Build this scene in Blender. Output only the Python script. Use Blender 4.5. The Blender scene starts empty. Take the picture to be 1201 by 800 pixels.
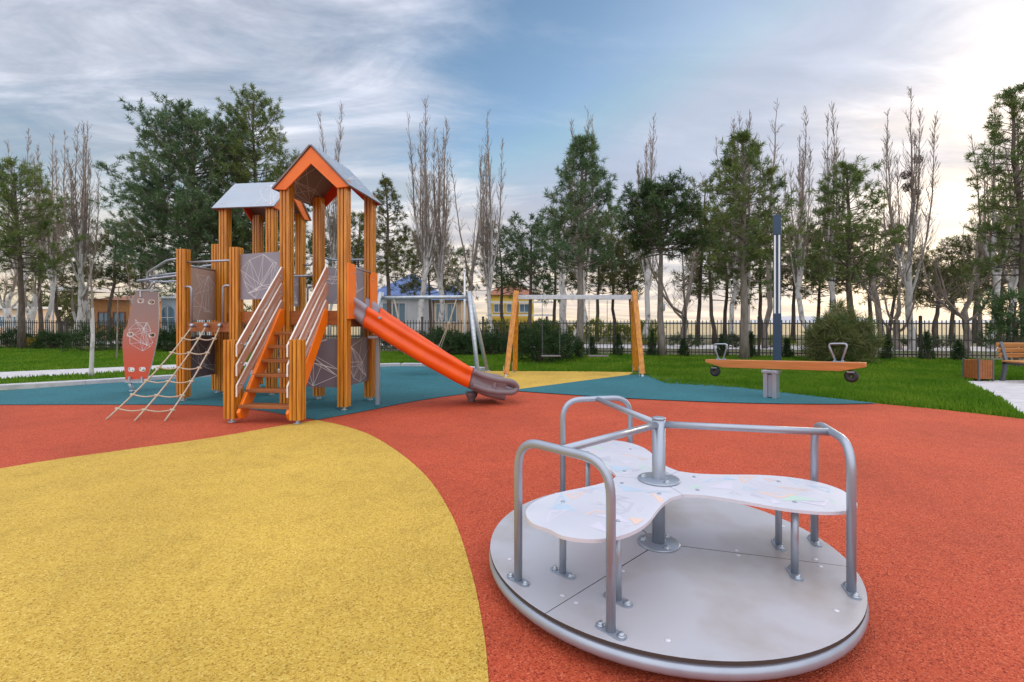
import bpy, bmesh, math, random
import numpy as np
from mathutils import Vector, Matrix
C = bpy.context.scene.collection
R = math.radians
F, YH, EYE = 568.65, 376.84, 1.2293          # survey constants of the photograph (focal length in px, horizon row, eye height)

def gp(u, v, z=0.0):                          # surveyed pixel -> point on the ground (or on a level z)
    y = F*(EYE-z)/(v-YH)
    return ((u-600.5)/F*y, y)
def gx(u, Y): return (u-600.5)/F*Y
def gz(v, Y): return EYE-(v-YH)*Y/F

# ------------------------------------------------------------------ mesh builder
class MB:
    def __init__(s): s.v = []; s.f = []; s.m = []; s.n = 0; s.sm = []
    def add(s, V, Fc, mi=0, smooth=False):
        V = np.asarray(V, float).reshape(-1, 3); b = s.n
        s.v.append(V); s.n += len(V)
        for f in Fc: s.f.append([i+b for i in f]); s.m.append(mi); s.sm.append(smooth)
        return s
    def box(s, c, size, rz=0, rot=None, mi=0):
        x, y, z = [q/2 for q in size]
        V = np.array([(-x,-y,-z),(x,-y,-z),(x,y,-z),(-x,y,-z),(-x,-y,z),(x,-y,z),(x,y,z),(-x,y,z)])
        M = np.array(rot) if rot is not None else rotz(rz)
        return s.add(V@M.T+np.array(c), [(0,3,2,1),(4,5,6,7),(0,1,5,4),(1,2,6,5),(2,3,7,6),(3,0,4,7)], mi)
    def bar(s, p, q, w, h, mi=0, up=(0,0,1)):  # rectangular bar from p to q: w across, h along "up"
        p = np.array(p, float); q = np.array(q, float); d = q-p; L = np.linalg.norm(d); d /= L
        up = np.array(up, float); a = np.cross(d, up); a /= np.linalg.norm(a); b = np.cross(a, d)
        M = np.stack([a, d, b], 1)
        return s.box((p+q)/2, (w, L, h), rot=M, mi=mi)
    def tube(s, P, r, n=10, mi=0, cap=True, closed=False):
        P = np.asarray(P, float); k = len(P)
        r = np.full(k, r, float) if np.isscalar(r) else np.asarray(r, float)
        T = np.empty_like(P)
        if closed: T = np.roll(P, -1, 0)-np.roll(P, 1, 0)
        else:
            T[1:-1] = P[2:]-P[:-2]; T[0] = P[1]-P[0]; T[-1] = P[-1]-P[-2]
        T /= np.linalg.norm(T, axis=1)[:, None]+1e-12
        t = T[0]; a = np.array([1., 0, 0]) if abs(t[0]) < .8 else np.array([0, 1., 0])
        A = np.empty_like(P)
        for i in range(k):
            a = a-T[i]*np.dot(a, T[i]); a /= np.linalg.norm(a)+1e-12; A[i] = a
        B = np.cross(T, A); th = np.arange(n)*2*math.pi/n
        V = (P[:, None]+r[:, None, None]*(np.cos(th)[None, :, None]*A[:, None]+np.sin(th)[None, :, None]*B[:, None])).reshape(-1, 3)
        fc = []
        for i in range(k if closed else k-1):
            i2 = (i+1) % k
            for j in range(n):
                j2 = (j+1) % n; fc.append((i*n+j, i*n+j2, i2*n+j2, i2*n+j))
        s.add(V, fc, mi, True)
        if cap and not closed:
            b = s.n-len(V)
            s.f.append([b+j for j in range(n)][::-1]); s.m.append(mi); s.sm.append(False)
            s.f.append([b+(k-1)*n+j for j in range(n)]); s.m.append(mi); s.sm.append(False)
        return s
    def lathe(s, prof, c=(0,0,0), n=32, mi=0, smooth=True, caps=True):
        th = np.arange(n)*2*math.pi/n; V = []
        for r, z in prof: V += [(c[0]+r*math.cos(t), c[1]+r*math.sin(t), c[2]+z) for t in th]
        fc = [(i*n+j, i*n+(j+1) % n, (i+1)*n+(j+1) % n, (i+1)*n+j) for i in range(len(prof)-1) for j in range(n)]
        if caps: fc += [tuple(range(n))[::-1], tuple((len(prof)-1)*n+j for j in range(n))]
        return s.add(V, fc, mi, smooth)
    def sphere(s, c, r, n=10, mi=0, sc=(1,1,1)):
        m = n//2+1; V = []
        for i in range(m):
            a = math.pi*i/(m-1)-math.pi/2
            V += [(c[0]+sc[0]*r*math.cos(a)*math.cos(t), c[1]+sc[1]*r*math.cos(a)*math.sin(t), c[2]+sc[2]*r*math.sin(a)) for t in np.arange(n)*2*math.pi/n]
        return s.add(V, [(i*n+j, i*n+(j+1) % n, (i+1)*n+(j+1) % n, (i+1)*n+j) for i in range(m-1) for j in range(n)], mi, True)
    def prism(s, poly, z0, z1, mi=0, M=None, o=(0,0,0), side=None):  # polygon in local xy, extruded in local z
        n = len(poly); V = np.array([(x, y, z0) for x, y in poly]+[(x, y, z1) for x, y in poly], float)
        if M is not None: V = V@np.array(M).T
        V = V+np.array(o)
        s.add(V, [tuple(range(n))[::-1], tuple(range(n, 2*n))], mi)
        b = s.n-2*n
        for i in range(n):
            j = (i+1) % n; s.f.append([b+i, b+j, b+n+j, b+n+i]); s.m.append(mi if side is None else side); s.sm.append(False)
        return s
    def plate(s, outer, holes, t, M=None, o=(0,0,0), mi=0, side=None):  # flat plate with holes, thickness t around local z=0
        cu = bpy.data.curves.new('plate', 'CURVE'); cu.dimensions = '2D'; cu.fill_mode = 'BOTH'; cu.extrude = t/2
        for ring in [outer]+list(holes):
            sp = cu.splines.new('POLY'); sp.points.add(len(ring)-1); sp.use_cyclic_u = True
            for p, q in zip(sp.points, ring): p.co = (q[0], q[1], 0, 1)
        ob = bpy.data.objects.new('plate', cu); C.objects.link(ob)
        dg = bpy.context.evaluated_depsgraph_get(); me = bpy.data.meshes.new_from_object(ob.evaluated_get(dg))
        V = np.array([tuple(v.co) for v in me.vertices]); fc = [tuple(p.vertices) for p in me.polygons]; nz = [abs(p.normal.z) for p in me.polygons]
        bpy.data.objects.remove(ob); bpy.data.curves.remove(cu); bpy.data.meshes.remove(me)
        if M is not None: V = V@np.array(M).T
        b = s.n; s.v.append(V+np.array(o)); s.n += len(V)
        for f, z in zip(fc, nz):
            s.f.append([i+b for i in f]); s.m.append(mi if (z > .5 or side is None) else side); s.sm.append(False)
        return s
    def web(s, o, ex, ey, w, h, rnd, nodes=9, lw=.006, off=.002, mi=1, normal=None):  # printed web of straight lines on a panel face
        o, ex, ey = [np.array(q, float) for q in (o, ex, ey)]
        nn = np.cross(ex, ey) if normal is None else np.array(normal, float)
        P = [np.array((rnd.uniform(.04, .96)*w, rnd.uniform(.04, .96)*h)) for _ in range(nodes)]
        P += [np.array((0.01*w, rnd.uniform(.2,.8)*h)), np.array((.99*w, rnd.uniform(.2,.8)*h)), np.array((rnd.uniform(.2,.8)*w, .01*h)), np.array((rnd.uniform(.2,.8)*w, .99*h))]
        E = set()
        for i in range(nodes):
            d = sorted(range(len(P)), key=lambda j: np.linalg.norm(P[i]-P[j]))
            for j in d[1:5]: E.add((min(i,j), max(i,j)))
        hub = rnd.sample(range(nodes), 2)
        for i in hub:
            for j in rnd.sample(range(len(P)), min(9, len(P))):
                if i != j: E.add((min(i,j), max(i,j)))
        k = 0
        for i, j in E:
            d = P[j]-P[i]; L = np.linalg.norm(d)
            if L < .03: continue
            d /= L; a = np.array((-d[1], d[0]))*lw/2; k += 1
            q = [P[i]+a, P[i]-a, P[j]-a, P[j]+a]
            s.add([o+ex*x+ey*y+nn*(off+k*2e-5) for x, y in q], [(0,1,2,3)], mi)
        for i in hub:
            s.add([o+ex*(P[i][0]+lw*1.6*math.cos(t))+ey*(P[i][1]+lw*1.6*math.sin(t))+nn*(off+.001) for t in np.arange(8)*math.pi/4], [tuple(range(8))], mi)
        return s
    def build(s, name, mats, parent=None, bevel=0):
        mats = mats if isinstance(mats, (list, tuple)) else [mats]
        V = np.concatenate(s.v) if s.v else np.zeros((0,3))
        org = np.zeros(3); p = parent
        while p is not None: org += np.array(p.location); p = p.parent
        me = bpy.data.meshes.new(name); me.from_pydata((V-org).tolist(), [], s.f)
        for m in mats: me.materials.append(m)
        me.polygons.foreach_set('material_index', s.m); me.polygons.foreach_set('use_smooth', s.sm); me.update()
        o = bpy.data.objects.new(name, me); C.objects.link(o)
        if parent is not None: o.parent = parent
        if bevel:
            b = o.modifiers.new('Bevel', 'BEVEL'); b.width = bevel; b.segments = 2; b.limit_method = 'ANGLE'; b.angle_limit = R(40); b.harden_normals = False
        return o

def rotz(a):
    c, s_ = math.cos(a), math.sin(a); return np.array([(c,-s_,0),(s_,c,0),(0,0,1.)])
def unit_(v): return v/np.linalg.norm(v)
def frame(ex, ey):                           # matrix with columns ex, ey, ex x ey
    ex = np.array(ex, float); ey = np.array(ey, float); return np.stack([ex, ey, np.cross(ex, ey)], 1)
def fillet(P, r, n=5):
    P = [np.array(p, float) for p in P]; out = [P[0]]
    for i in range(1, len(P)-1):
        a = P[i-1]-P[i]; b = P[i+1]-P[i]; la, lb = np.linalg.norm(a), np.linalg.norm(b)
        rr = min(r, la*.49, lb*.49); p0 = P[i]+a/la*rr; p1 = P[i]+b/lb*rr
        for k in range(n+1):
            t = k/n; out.append((1-t)**2*p0+2*t*(1-t)*P[i]+t*t*p1)
    out.append(P[-1]); return np.array(out)
def catmull(P, n=6):
    P = np.array(P, float); Q = np.vstack([2*P[0]-P[1], P, 2*P[-1]-P[-2]]); out = []
    for i in range(1, len(Q)-2):
        a, b, c, d = Q[i-1:i+3]
        for k in range(n):
            t = k/n; out.append(.5*((2*b)+(c-a)*t+(2*a-5*b+4*c-d)*t*t+(3*b-a-3*c+d)*t**3))
    out.append(P[-1]); return np.array(out)

def thing(name, label, cat, loc=(0,0,0), group=None):
    o = bpy.data.objects.new(name, None); C.objects.link(o); o.location = loc; o.empty_display_size = .2
    o['label'] = label; o['category'] = cat
    if group: o['group'] = group
    return o
def tag(o, label, cat, group=None):
    o['label'] = label; o['category'] = cat
    if group: o['group'] = group
    return o
def kind(o, k): o['kind'] = k; return o

# ------------------------------------------------------------------ materials
def mat(name, col, rough=.6, metal=0, spec=.5, noise=0, nscale=8, col2=None, bump=0, bscale=80, stretch=None, trans=0, coat=0, detail=4, lo=.35, hi=.65):
    m = bpy.data.materials.new(name); m.use_nodes = True; nt = m.node_tree; N = nt.nodes; L = nt.links
    b = N['Principled BSDF']; b.inputs['Roughness'].default_value = rough; b.inputs['Metallic'].default_value = metal
    b.inputs['Specular IOR Level'].default_value = spec; b.inputs['Base Color'].default_value = (*col, 1)
    if coat: b.inputs['Coat Weight'].default_value = coat; b.inputs['Coat Roughness'].default_value = .25
    tc = N.new('ShaderNodeTexCoord'); src = tc.outputs['Object']
    if stretch:
        mp = N.new('ShaderNodeMapping'); mp.inputs['Scale'].default_value = stretch; L.new(src, mp.inputs['Vector']); src = mp.outputs['Vector']
    if col2 is not None:
        t = N.new('ShaderNodeTexNoise'); t.inputs['Scale'].default_value = nscale; t.inputs['Detail'].default_value = detail; L.new(src, t.inputs['Vector'])
        r = N.new('ShaderNodeMapRange'); r.inputs['From Min'].default_value = lo; r.inputs['From Max'].default_value = hi; L.new(t.outputs['Fac'], r.inputs['Value'])
        mx = N.new('ShaderNodeMix'); mx.data_type = 'RGBA'; mx.inputs['A'].default_value = (*col, 1); mx.inputs['B'].default_value = (*col2, 1)
        L.new(r.outputs['Result'], mx.inputs['Factor']); L.new(mx.outputs['Result'], b.inputs['Base Color'])
    if bump:
        t2 = N.new('ShaderNodeTexNoise'); t2.inputs['Scale'].default_value = bscale; t2.inputs['Detail'].default_value = 3; L.new(src, t2.inputs['Vector'])
        bp = N.new('ShaderNodeBump'); bp.inputs['Strength'].default_value = bump; bp.inputs['Distance'].default_value = .01
        L.new(t2.outputs['Fac'], bp.inputs['Height']); L.new(bp.outputs['Normal'], b.inputs['Normal'])
    if trans:
        out = N['Material Output']; tr = N.new('ShaderNodeBsdfTranslucent'); ms = N.new('ShaderNodeMixShader'); ms.inputs['Fac'].default_value = trans
        tr.inputs['Color'].default_value = (col[0]*1.6, col[1]*1.7, col[2]*.9, 1)
        L.new(b.outputs['BSDF'], ms.inputs[1]); L.new(tr.outputs['BSDF'], ms.inputs[2]); L.new(ms.outputs['Shader'], out.inputs['Surface'])
    return m

def rubber(name, base, dark, light):          # EPDM granulate: fine speckle of three tones, broad soft wear, grainy bump
    m = bpy.data.materials.new(name); m.use_nodes = True; nt = m.node_tree; N = nt.nodes; L = nt.links; b = N['Principled BSDF']
    b.inputs['Roughness'].default_value = .85; b.inputs['Specular IOR Level'].default_value = .3
    tc = N.new('ShaderNodeTexCoord')
    vo = N.new('ShaderNodeTexVoronoi'); vo.inputs['Scale'].default_value = 165; L.new(tc.outputs['Object'], vo.inputs['Vector'])
    sp = N.new('ShaderNodeSeparateColor'); L.new(vo.outputs['Color'], sp.inputs['Color'])
    cr = N.new('ShaderNodeValToRGB'); cr.color_ramp.interpolation = 'LINEAR'
    e = cr.color_ramp.elements; e[0].position = .0; e[0].color = (*dark, 1); e[1].position = 1; e[1].color = (*light, 1)
    q = e.new(.36); q.color = (*base, 1); q = e.new(.80); q.color = (*base, 1); L.new(sp.outputs[0], cr.inputs['Fac'])
    nz = N.new('ShaderNodeTexNoise'); nz.inputs['Scale'].default_value = .9; nz.inputs['Detail'].default_value = 5; L.new(tc.outputs['Object'], nz.inputs['Vector'])
    mr = N.new('ShaderNodeMapRange'); mr.inputs['From Min'].default_value = .3; mr.inputs['From Max'].default_value = .7; mr.inputs['To Min'].default_value = .86; mr.inputs['To Max'].default_value = 1.10
    L.new(nz.outputs['Fac'], mr.inputs['Value'])
    ns = N.new('ShaderNodeTexNoise'); ns.inputs['Scale'].default_value = 4.5; ns.inputs['Detail'].default_value = 9; ns.inputs['Roughness'].default_value = .72; L.new(tc.outputs['Object'], ns.inputs['Vector'])
    m3 = N.new('ShaderNodeMapRange'); m3.inputs['From Min'].default_value = .30; m3.inputs['From Max'].default_value = .50; m3.inputs['To Min'].default_value = .84; m3.inputs['To Max'].default_value = 1.0; L.new(ns.outputs['Fac'], m3.inputs['Value'])
    mm = N.new('ShaderNodeMath'); mm.operation = 'MULTIPLY'; L.new(mr.outputs['Result'], mm.inputs[0]); L.new(m3.outputs['Result'], mm.inputs[1])
    mu = N.new('ShaderNodeMix'); mu.data_type = 'RGBA'; mu.blend_type = 'MULTIPLY'; mu.inputs['Factor'].default_value = 1
    L.new(cr.outputs['Color'], mu.inputs['A']); L.new(mm.outputs[0], mu.inputs['B']); L.new(mu.outputs['Result'], b.inputs['Base Color'])
    bp = N.new('ShaderNodeBump'); bp.inputs['Strength'].default_value = .7; bp.inputs['Distance'].default_value = .004
    L.new(vo.outputs['Distance'], bp.inputs['Height']); L.new(bp.outputs['Normal'], b.inputs['Normal'])
    return m

M = {}
M['red'] = rubber('red_rubber', (.47,.075,.030), (.22,.022,.010), (.60,.15,.075))
M['yellow'] = rubber('yellow_rubber', (.57,.375,.062), (.33,.18,.022), (.70,.52,.135))
M['blue'] = rubber('blue_rubber', (.026,.142,.170), (.012,.080,.105), (.065,.235,.27))
M['earth'] = mat('earth', (.10,.085,.045), .95, col2=(.07,.09,.03), nscale=.6, bump=.5, bscale=6)
M['lawn'] = mat('lawn', (.055,.130,.006), .95, spec=.1, col2=(.085,.18,.010), nscale=1.2, bump=.9, bscale=60)
M['grass'] = mat('grass_blade', (.060,.155,.006), .6, spec=.25, col2=(.165,.255,.018), nscale=.9, trans=.35)
M['field'] = mat('dry_field', (.40,.31,.16), .95, col2=(.30,.24,.12), nscale=.3)
M['pave'] = mat('pale_paving', (.55,.54,.55), .85, col2=(.44,.43,.44), nscale=5, bump=.3, bscale=60)
M['kerb'] = mat('concrete_kerb', (.48,.48,.50), .85, col2=(.38,.38,.40), nscale=7, bump=.3, bscale=70)
M['hill'] = mat('hazy_hill', (.40,.42,.46), .95, col2=(.46,.46,.48), nscale=.02)  # distance haze is put into this pale blue-grey base colour
M['wood'] = mat('orange_stained_wood', (.66,.275,.020), .45, col2=(.40,.135,.010), nscale=3, stretch=(14,14,.7), bump=.15, bscale=6, coat=.25)
M['endwood'] = mat('wood_end', (.50,.17,.02), .6, col2=(.35,.11,.015), nscale=30)
M['brownwood'] = mat('brown_stained_wood', (.34,.115,.030), .5, col2=(.24,.075,.018), nscale=3, stretch=(.8,14,14), bump=.15, bscale=6, coat=.15)
M['groove'] = mat('groove', (.10,.035,.008), .8)
M['seewood'] = mat('seesaw_wood', (.55,.21,.055), .45, col2=(.42,.145,.035), nscale=2, stretch=(1,1,18), bump=.1, bscale=5)
M['rail'] = mat('rail_face', (.50,.25,.155), .5, col2=(.42,.21,.14), nscale=3)
M['railedge'] = mat('rail_edge', (.72,.68,.62), .5)
M['orange'] = mat('orange_plastic', (.85,.19,.004), .35, col2=(.78,.165,.003), nscale=4)
M['fascia'] = mat('orange_board', (.80,.17,.012), .45, col2=(.72,.14,.010), nscale=5)
M['redboard'] = mat('red_board', (.62,.045,.010), .5)
M['slide'] = mat('slide_red_orange', (.80,.098,.002), .38, col2=(.70,.075,.002), nscale=3)
M['mauve'] = mat('mauve_plastic', (.20,.155,.165), .38, col2=(.165,.13,.14), nscale=5)
M['lilac'] = mat('lilac_plastic', (.30,.28,.34), .4, col2=(.26,.245,.30), nscale=5)
M['panel'] = mat('grey_panel', (.27,.265,.31), .5, col2=(.24,.235,.28), nscale=3)
M['tanpanel'] = mat('tan_panel', (.47,.36,.305), .5, col2=(.42,.32,.27), nscale=3)
M['dpanel'] = mat('dark_panel', (.16,.135,.155), .5, col2=(.14,.12,.14), nscale=3)
M['line'] = mat('printed_line', (.66,.66,.68), .5)
M['roof'] = mat('roof_sheet', (.33,.39,.46), .35, metal=.15, col2=(.29,.35,.42), nscale=2)
M['under'] = mat('roof_underside', (.20,.15,.145), .6)
M['silver'] = mat('silver_paint', (.36,.405,.47), .33, metal=.5, col2=(.32,.365,.43), nscale=6, bump=.02, bscale=300)
M['galv'] = mat('galvanised_steel', (.55,.59,.63), .42, metal=.5, col2=(.40,.44,.47), nscale=20)
M['bolt'] = mat('zinc_bolt', (.36,.41,.47), .38, metal=.8)
M['deckgrey'] = mat('carousel_deck', (.425,.425,.46), .27, col2=(.335,.305,.285), nscale=2.6, spec=.6, lo=.47, hi=.74, bump=.03, bscale=90, detail=8)
M['gap'] = mat('dark_gap', (.055,.045,.038), .8)
M['seat'] = mat('seat_white', (.60,.61,.67), .35, col2=(.56,.57,.64), nscale=4)
M['p_blue'] = mat('print_blue', (.46,.58,.70), .4); M['p_grey'] = mat('print_grey', (.52,.52,.60), .4)
M['p_peach'] = mat('print_peach', (.76,.56,.47), .4); M['p_green'] = mat('print_green', (.50,.66,.58), .4); M['p_lilac'] = mat('print_lilac', (.64,.62,.72), .4)
M['rope'] = mat('beige_rope', (.55,.46,.34), .9, col2=(.42,.34,.24), nscale=60, bump=.6, bscale=150)
M['navy'] = mat('navy_steel', (.030,.062,.115), .4, metal=.2, col2=(.025,.052,.10), nscale=5)
M['diffuser'] = mat('lamp_diffuser', (.80,.80,.82), .4)
M['black'] = mat('black_rubber', (.018,.018,.020), .6); M['fence'] = mat('black_fence', (.022,.018,.018), .5)
M['white'] = mat('white_paint', (.72,.72,.72), .55, col2=(.62,.62,.63), nscale=6)
M['benchmetal'] = mat('bench_metal', (.12,.13,.15), .5, metal=.3)
M['benchwood'] = mat('bench_wood', (.48,.22,.07), .5, col2=(.36,.15,.045), nscale=2, stretch=(1,10,10))
M['bark'] = mat('pine_bark', (.070,.052,.040), .95, col2=(.13,.105,.085), nscale=5, stretch=(3,3,.8), bump=1, bscale=8)
M['bark2'] = mat('grey_bark', (.15,.125,.105), .95, col2=(.24,.21,.18), nscale=4, stretch=(3,3,.8), bump=.8, bscale=8)
M['pale'] = mat('pale_poplar_bark', (.50,.49,.47), .9, col2=(.17,.15,.13), nscale=3.2, stretch=(2,2,1.2), bump=.6, bscale=9, lo=.52, hi=.68)
M['twig'] = mat('bare_twigs', (.19,.15,.125), .95, col2=(.27,.22,.185), nscale=2)
M['n1'] = mat('needles_green', (.075,.120,.038), .55, spec=.4, col2=(.185,.205,.060), nscale=1.3, trans=.3)
M['n2'] = mat('needles_bluegreen', (.056,.115,.064), .55, spec=.4, col2=(.155,.195,.085), nscale=1.2, trans=.3)
M['n3'] = mat('needles_dark', (.028,.066,.022), .55, spec=.4, col2=(.080,.125,.038), nscale=1.2, trans=.25)
M['n4'] = mat('needles_olive', (.075,.095,.028), .65, spec=.2, col2=(.13,.115,.035), nscale=1.0, trans=.3)
M['n5'] = mat('needles_back', (.072,.088,.036), .7, spec=.15, col2=(.135,.125,.052), nscale=.8, trans=.3)
M['hedge_y'] = mat('hedge_yellowgreen', (.13,.16,.018), .7, spec=.2, col2=(.08,.12,.015), nscale=2, trans=.3)
M['hedge_d'] = mat('hedge_dark', (.022,.050,.018), .7, spec=.2, col2=(.040,.070,.022), nscale=2, trans=.2)
M['gold'] = mat('golden_leaf', (.42,.28,.02), .7, col2=(.25,.20,.02), nscale=8, trans=.2)
M['drygrass'] = mat('grass_clump_leaf', (.085,.125,.045), .65, spec=.2, col2=(.19,.175,.075), nscale=2.2, trans=.3)
M['wallw'] = mat('white_render', (.62,.64,.68), .9, col2=(.55,.57,.61), nscale=1.5); M['wallp'] = mat('peach_render', (.72,.54,.38), .9, col2=(.65,.48,.34), nscale=1.5)
M['wally'] = mat('yellow_render', (.78,.55,.09), .9, col2=(.70,.48,.08), nscale=1.5); M['wallo'] = mat('orange_brick', (.52,.25,.10), .9, col2=(.42,.19,.08), nscale=6)
M['wallb'] = mat('pale_blue_render', (.48,.56,.66), .9, col2=(.42,.50,.60), nscale=1.5)
M['bluetile'] = mat('blue_roof_tile', (.022,.075,.26), .5, col2=(.10,.17,.36), nscale=3, stretch=(3,3,8)); M['brownroof'] = mat('brown_roof', (.30,.12,.06), .7, col2=(.22,.09,.05), nscale=3)
M['glass'] = mat('window_glass', (.10,.20,.28), .1, spec=.8); M['mauvewall'] = mat('mauve_plinth', (.20,.12,.19), .8)

# climbing board: printed fade from grey (top) to red (bottom), object space
def board_material():
    m = bpy.data.materials.new('climbing_board_print'); m.use_nodes = True; nt = m.node_tree; N = nt.nodes; L = nt.links; b = N['Principled BSDF']; b.inputs['Roughness'].default_value = .5
    tc = N.new('ShaderNodeTexCoord'); sx = N.new('ShaderNodeSeparateXYZ'); L.new(tc.outputs['Object'], sx.inputs['Vector'])
    cr = N.new('ShaderNodeValToRGB'); mr = N.new('ShaderNodeMapRange'); mr.inputs['From Min'].default_value = .25; mr.inputs['From Max'].default_value = 1.75
    L.new(sx.outputs['Z'], mr.inputs['Value']); L.new(mr.outputs['Result'], cr.inputs['Fac']); e = cr.color_ramp.elements
    e[0].position = 0; e[0].color = (.62,.075,.03,1); e[1].position = 1; e[1].color = (.235,.19,.185,1); q = e.new(.3); q.color = (.52,.105,.06,1); q = e.new(.62); q.color = (.33,.19,.155,1)
    L.new(cr.outputs['Color'], b.inputs['Base Color']); return m
M['board'] = board_material()

# ------------------------------------------------------------------ ground sheets
def sheet(name, pts, z, m, thick=0):
    mb = MB(); pts = [(p[0], p[1]) for p in pts]
    a = sum(pts[i][0]*pts[(i+1) % len(pts)][1]-pts[(i+1) % len(pts)][0]*pts[i][1] for i in range(len(pts)))
    if a < 0: pts = pts[::-1]
    bm = bmesh.new(); vs = [bm.verts.new((x, y, z)) for x, y in pts]
    es = [bm.edges.new((vs[i], vs[(i+1) % len(vs)])) for i in range(len(vs))]
    bmesh.ops.triangle_fill(bm, use_beauty=True, edges=es, normal=(0,0,1))
    for f in bm.faces:
        if f.normal.z < 0: f.normal_flip()
    if thick:
        r = bmesh.ops.extrude_face_region(bm, geom=list(bm.faces))
        for v in [g for g in r['geom'] if isinstance(g, bmesh.types.BMVert)]: v.co.z -= thick
        bmesh.ops.recalc_face_normals(bm, faces=bm.faces)
    me = bpy.data.meshes.new(name); bm.to_mesh(me); bm.free(); me.materials.append(m)
    o = bpy.data.objects.new(name, me); C.objects.link(o); return kind(o, 'structure'), pts

fence_a, fence_b = (-30.0, 24.0), (22.0, 14.2)
def fence_y(x): return fence_a[1]+(x-fence_a[0])/(fence_b[0]-fence_a[0])*(fence_b[1]-fence_a[1])
mb = MB(); mb.add([(-900,-60,-.02),(900,-60,-.02),(900,1500,-.02),(-900,1500,-.02)], [(0,1,2,3)]); kind(mb.build('ground', M['earth']), 'structure')
sheet('lawn', [(-34,-6),(26,-6),(26,fence_y(26)+.3),(-34,fence_y(-34)+.3)], -.012, M['lawn'])
red_pts = [(-15.5,-5),(-13,5.2),(-9.3,8.55)]+[gp(u,v) for u, v in ((60,468),(300,460),(560,446),(700,446),(860,455),(960,466.5),(1030,473.5),(1100,480),(1150,485.5),(1201,491.5))]+[(7.45,4.9),(8.3,3.0),(8.6,0),(8.5,-5)]
red_o, red_pts = sheet('red_rubber_ground', red_pts, 0, M['red'], .03)
yl = catmull([gp(*q) for q in ((372,493),(400,499),(432,509.5),(465,529),(500,559),(530,605),(552,668),(566,735),(573,800),(575,900))], 5)
yt = catmull([gp(*q) for q in ((-200,596),(0,550),(150,527.5),(250,513.5),(330,499.5),(372,493))], 4)
sheet('yellow_rubber_ground', list(yl)+[(-.1,.6),(-3,.2),(-8,.6)]+list(yt[:-1]), .004, M['yellow'])
bl_low = catmull([gp(*q) for q in ((-250,475.5),(0,475.3),(110,475),(220,475.3),(265,477.5),(310,482.5),(345,489),(372,493))], 4)
bl_edge = [gp(*q) for q in ((597,458.5),(565,435.8),(500,430.2),(470,429.8),(440,430.8),(330,437.5),(207,444.5),(100,451.5),(0,459))]
bl_right = catmull([gp(*q) for q in ((372,493),(430,482.3),(470,474),(515,466.5),(552,461.8),(597,458.5))], 4)
sheet('blue_rubber_ground', list(bl_low)+list(bl_right[1:])+bl_edge[1:]+[(-11.6,6.6)], .008, M['blue'])
sheet('yellow_rubber_ground', [gp(*q) for q in ((597,458.5),(565,435.6),(600,435.8),(680,436),(746,437),(737,440.2),(680,447.5))], .010, M['yellow'])
br_low = catmull([gp(*q) for q in ((597.5,458.6),(660,463),(740,468),(860,473),(960,474.6),(1030,474))], 4)
sheet('blue_rubber_ground', list(br_low)+[gp(*q) for q in ((960,465.8),(860,454),(800,446),(748,438.8),(737,440.3),(680,447.6))], .012, M['blue'])
# raised concrete kerb along the back of the rubber
ke = [(-12.2,5.9),(-9.55,8.45)]+[gp(u, v) for u, v in ((0,459),(100,451.5),(207,444.5),(330,437.5),(440,430.8),(470,429.8),(500,430.2),(563,435.4))][1:]
mb = MB()
for i in range(len(ke)-1):
    p = np.array((*ke[i], .03)); q = np.array((*ke[i+1], .03)); d = (q-p)/np.linalg.norm(q-p); n_ = np.array((-d[1], d[0], 0))*.13
    mb.bar(p+n_, q+n_, .24, .10)
kind(mb.build('kerb', M['kerb'], bevel=.01), 'structure')
# paths and paving
lpath = [gp(*q) for q in ((-160,451),(0,444),(100,438.5),(207,432.3),(330,427.5),(330,423.5),(207,427.3),(100,432),(0,436.2),(-160,441))]
sheet('lawn_path', lpath, -.004, M['pave'])
pav = [gp(1130,447.3), gp(1170,446.2), (14.5,10.15), (14.5,5.6), gp(1230,494.5), gp(1201,487.5), gp(1172,466.5)]
sheet('paved_area', pav, .001, M['pave'])
sheet('promenade', [(-40,29.0),(-14,25.2),(24,19.2),(34,17.8),(34,21.6),(26,23.3),(-14,28.2),(-40,32)], -.004, M['pave'])
mb = MB(); rnd = random.Random(3)
mb.add([(-40,44,-.01),(160,44,-.01),(400,200,-.01),(-40,200,-.01)], [(0,1,2,3)]); kind(mb.build('field', M['field']), 'structure')
# low far hills
xs = np.linspace(-300, 700, 120); mb = MB(); V = []
for x in xs:
    h = 5.5+4.2*math.sin(x*.009+.6)+1.5*math.sin(x*.031)+.6*math.sin(x*.11)
    h *= 1/(1+math.exp(-(x-235)/18)); h = max(h, .3)
    V += [(x,395,-.5),(x,415,h*.8),(x,440,h),(x,500,-.5)]
mb.add(V, [(4*i+k, 4*i+4+k, 4*i+5+k, 4*i+1+k) for i in range(len(xs)-1) for k in range(3)], 0, True); kind(mb.build('hills', M['hill']), 'structure')

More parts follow.
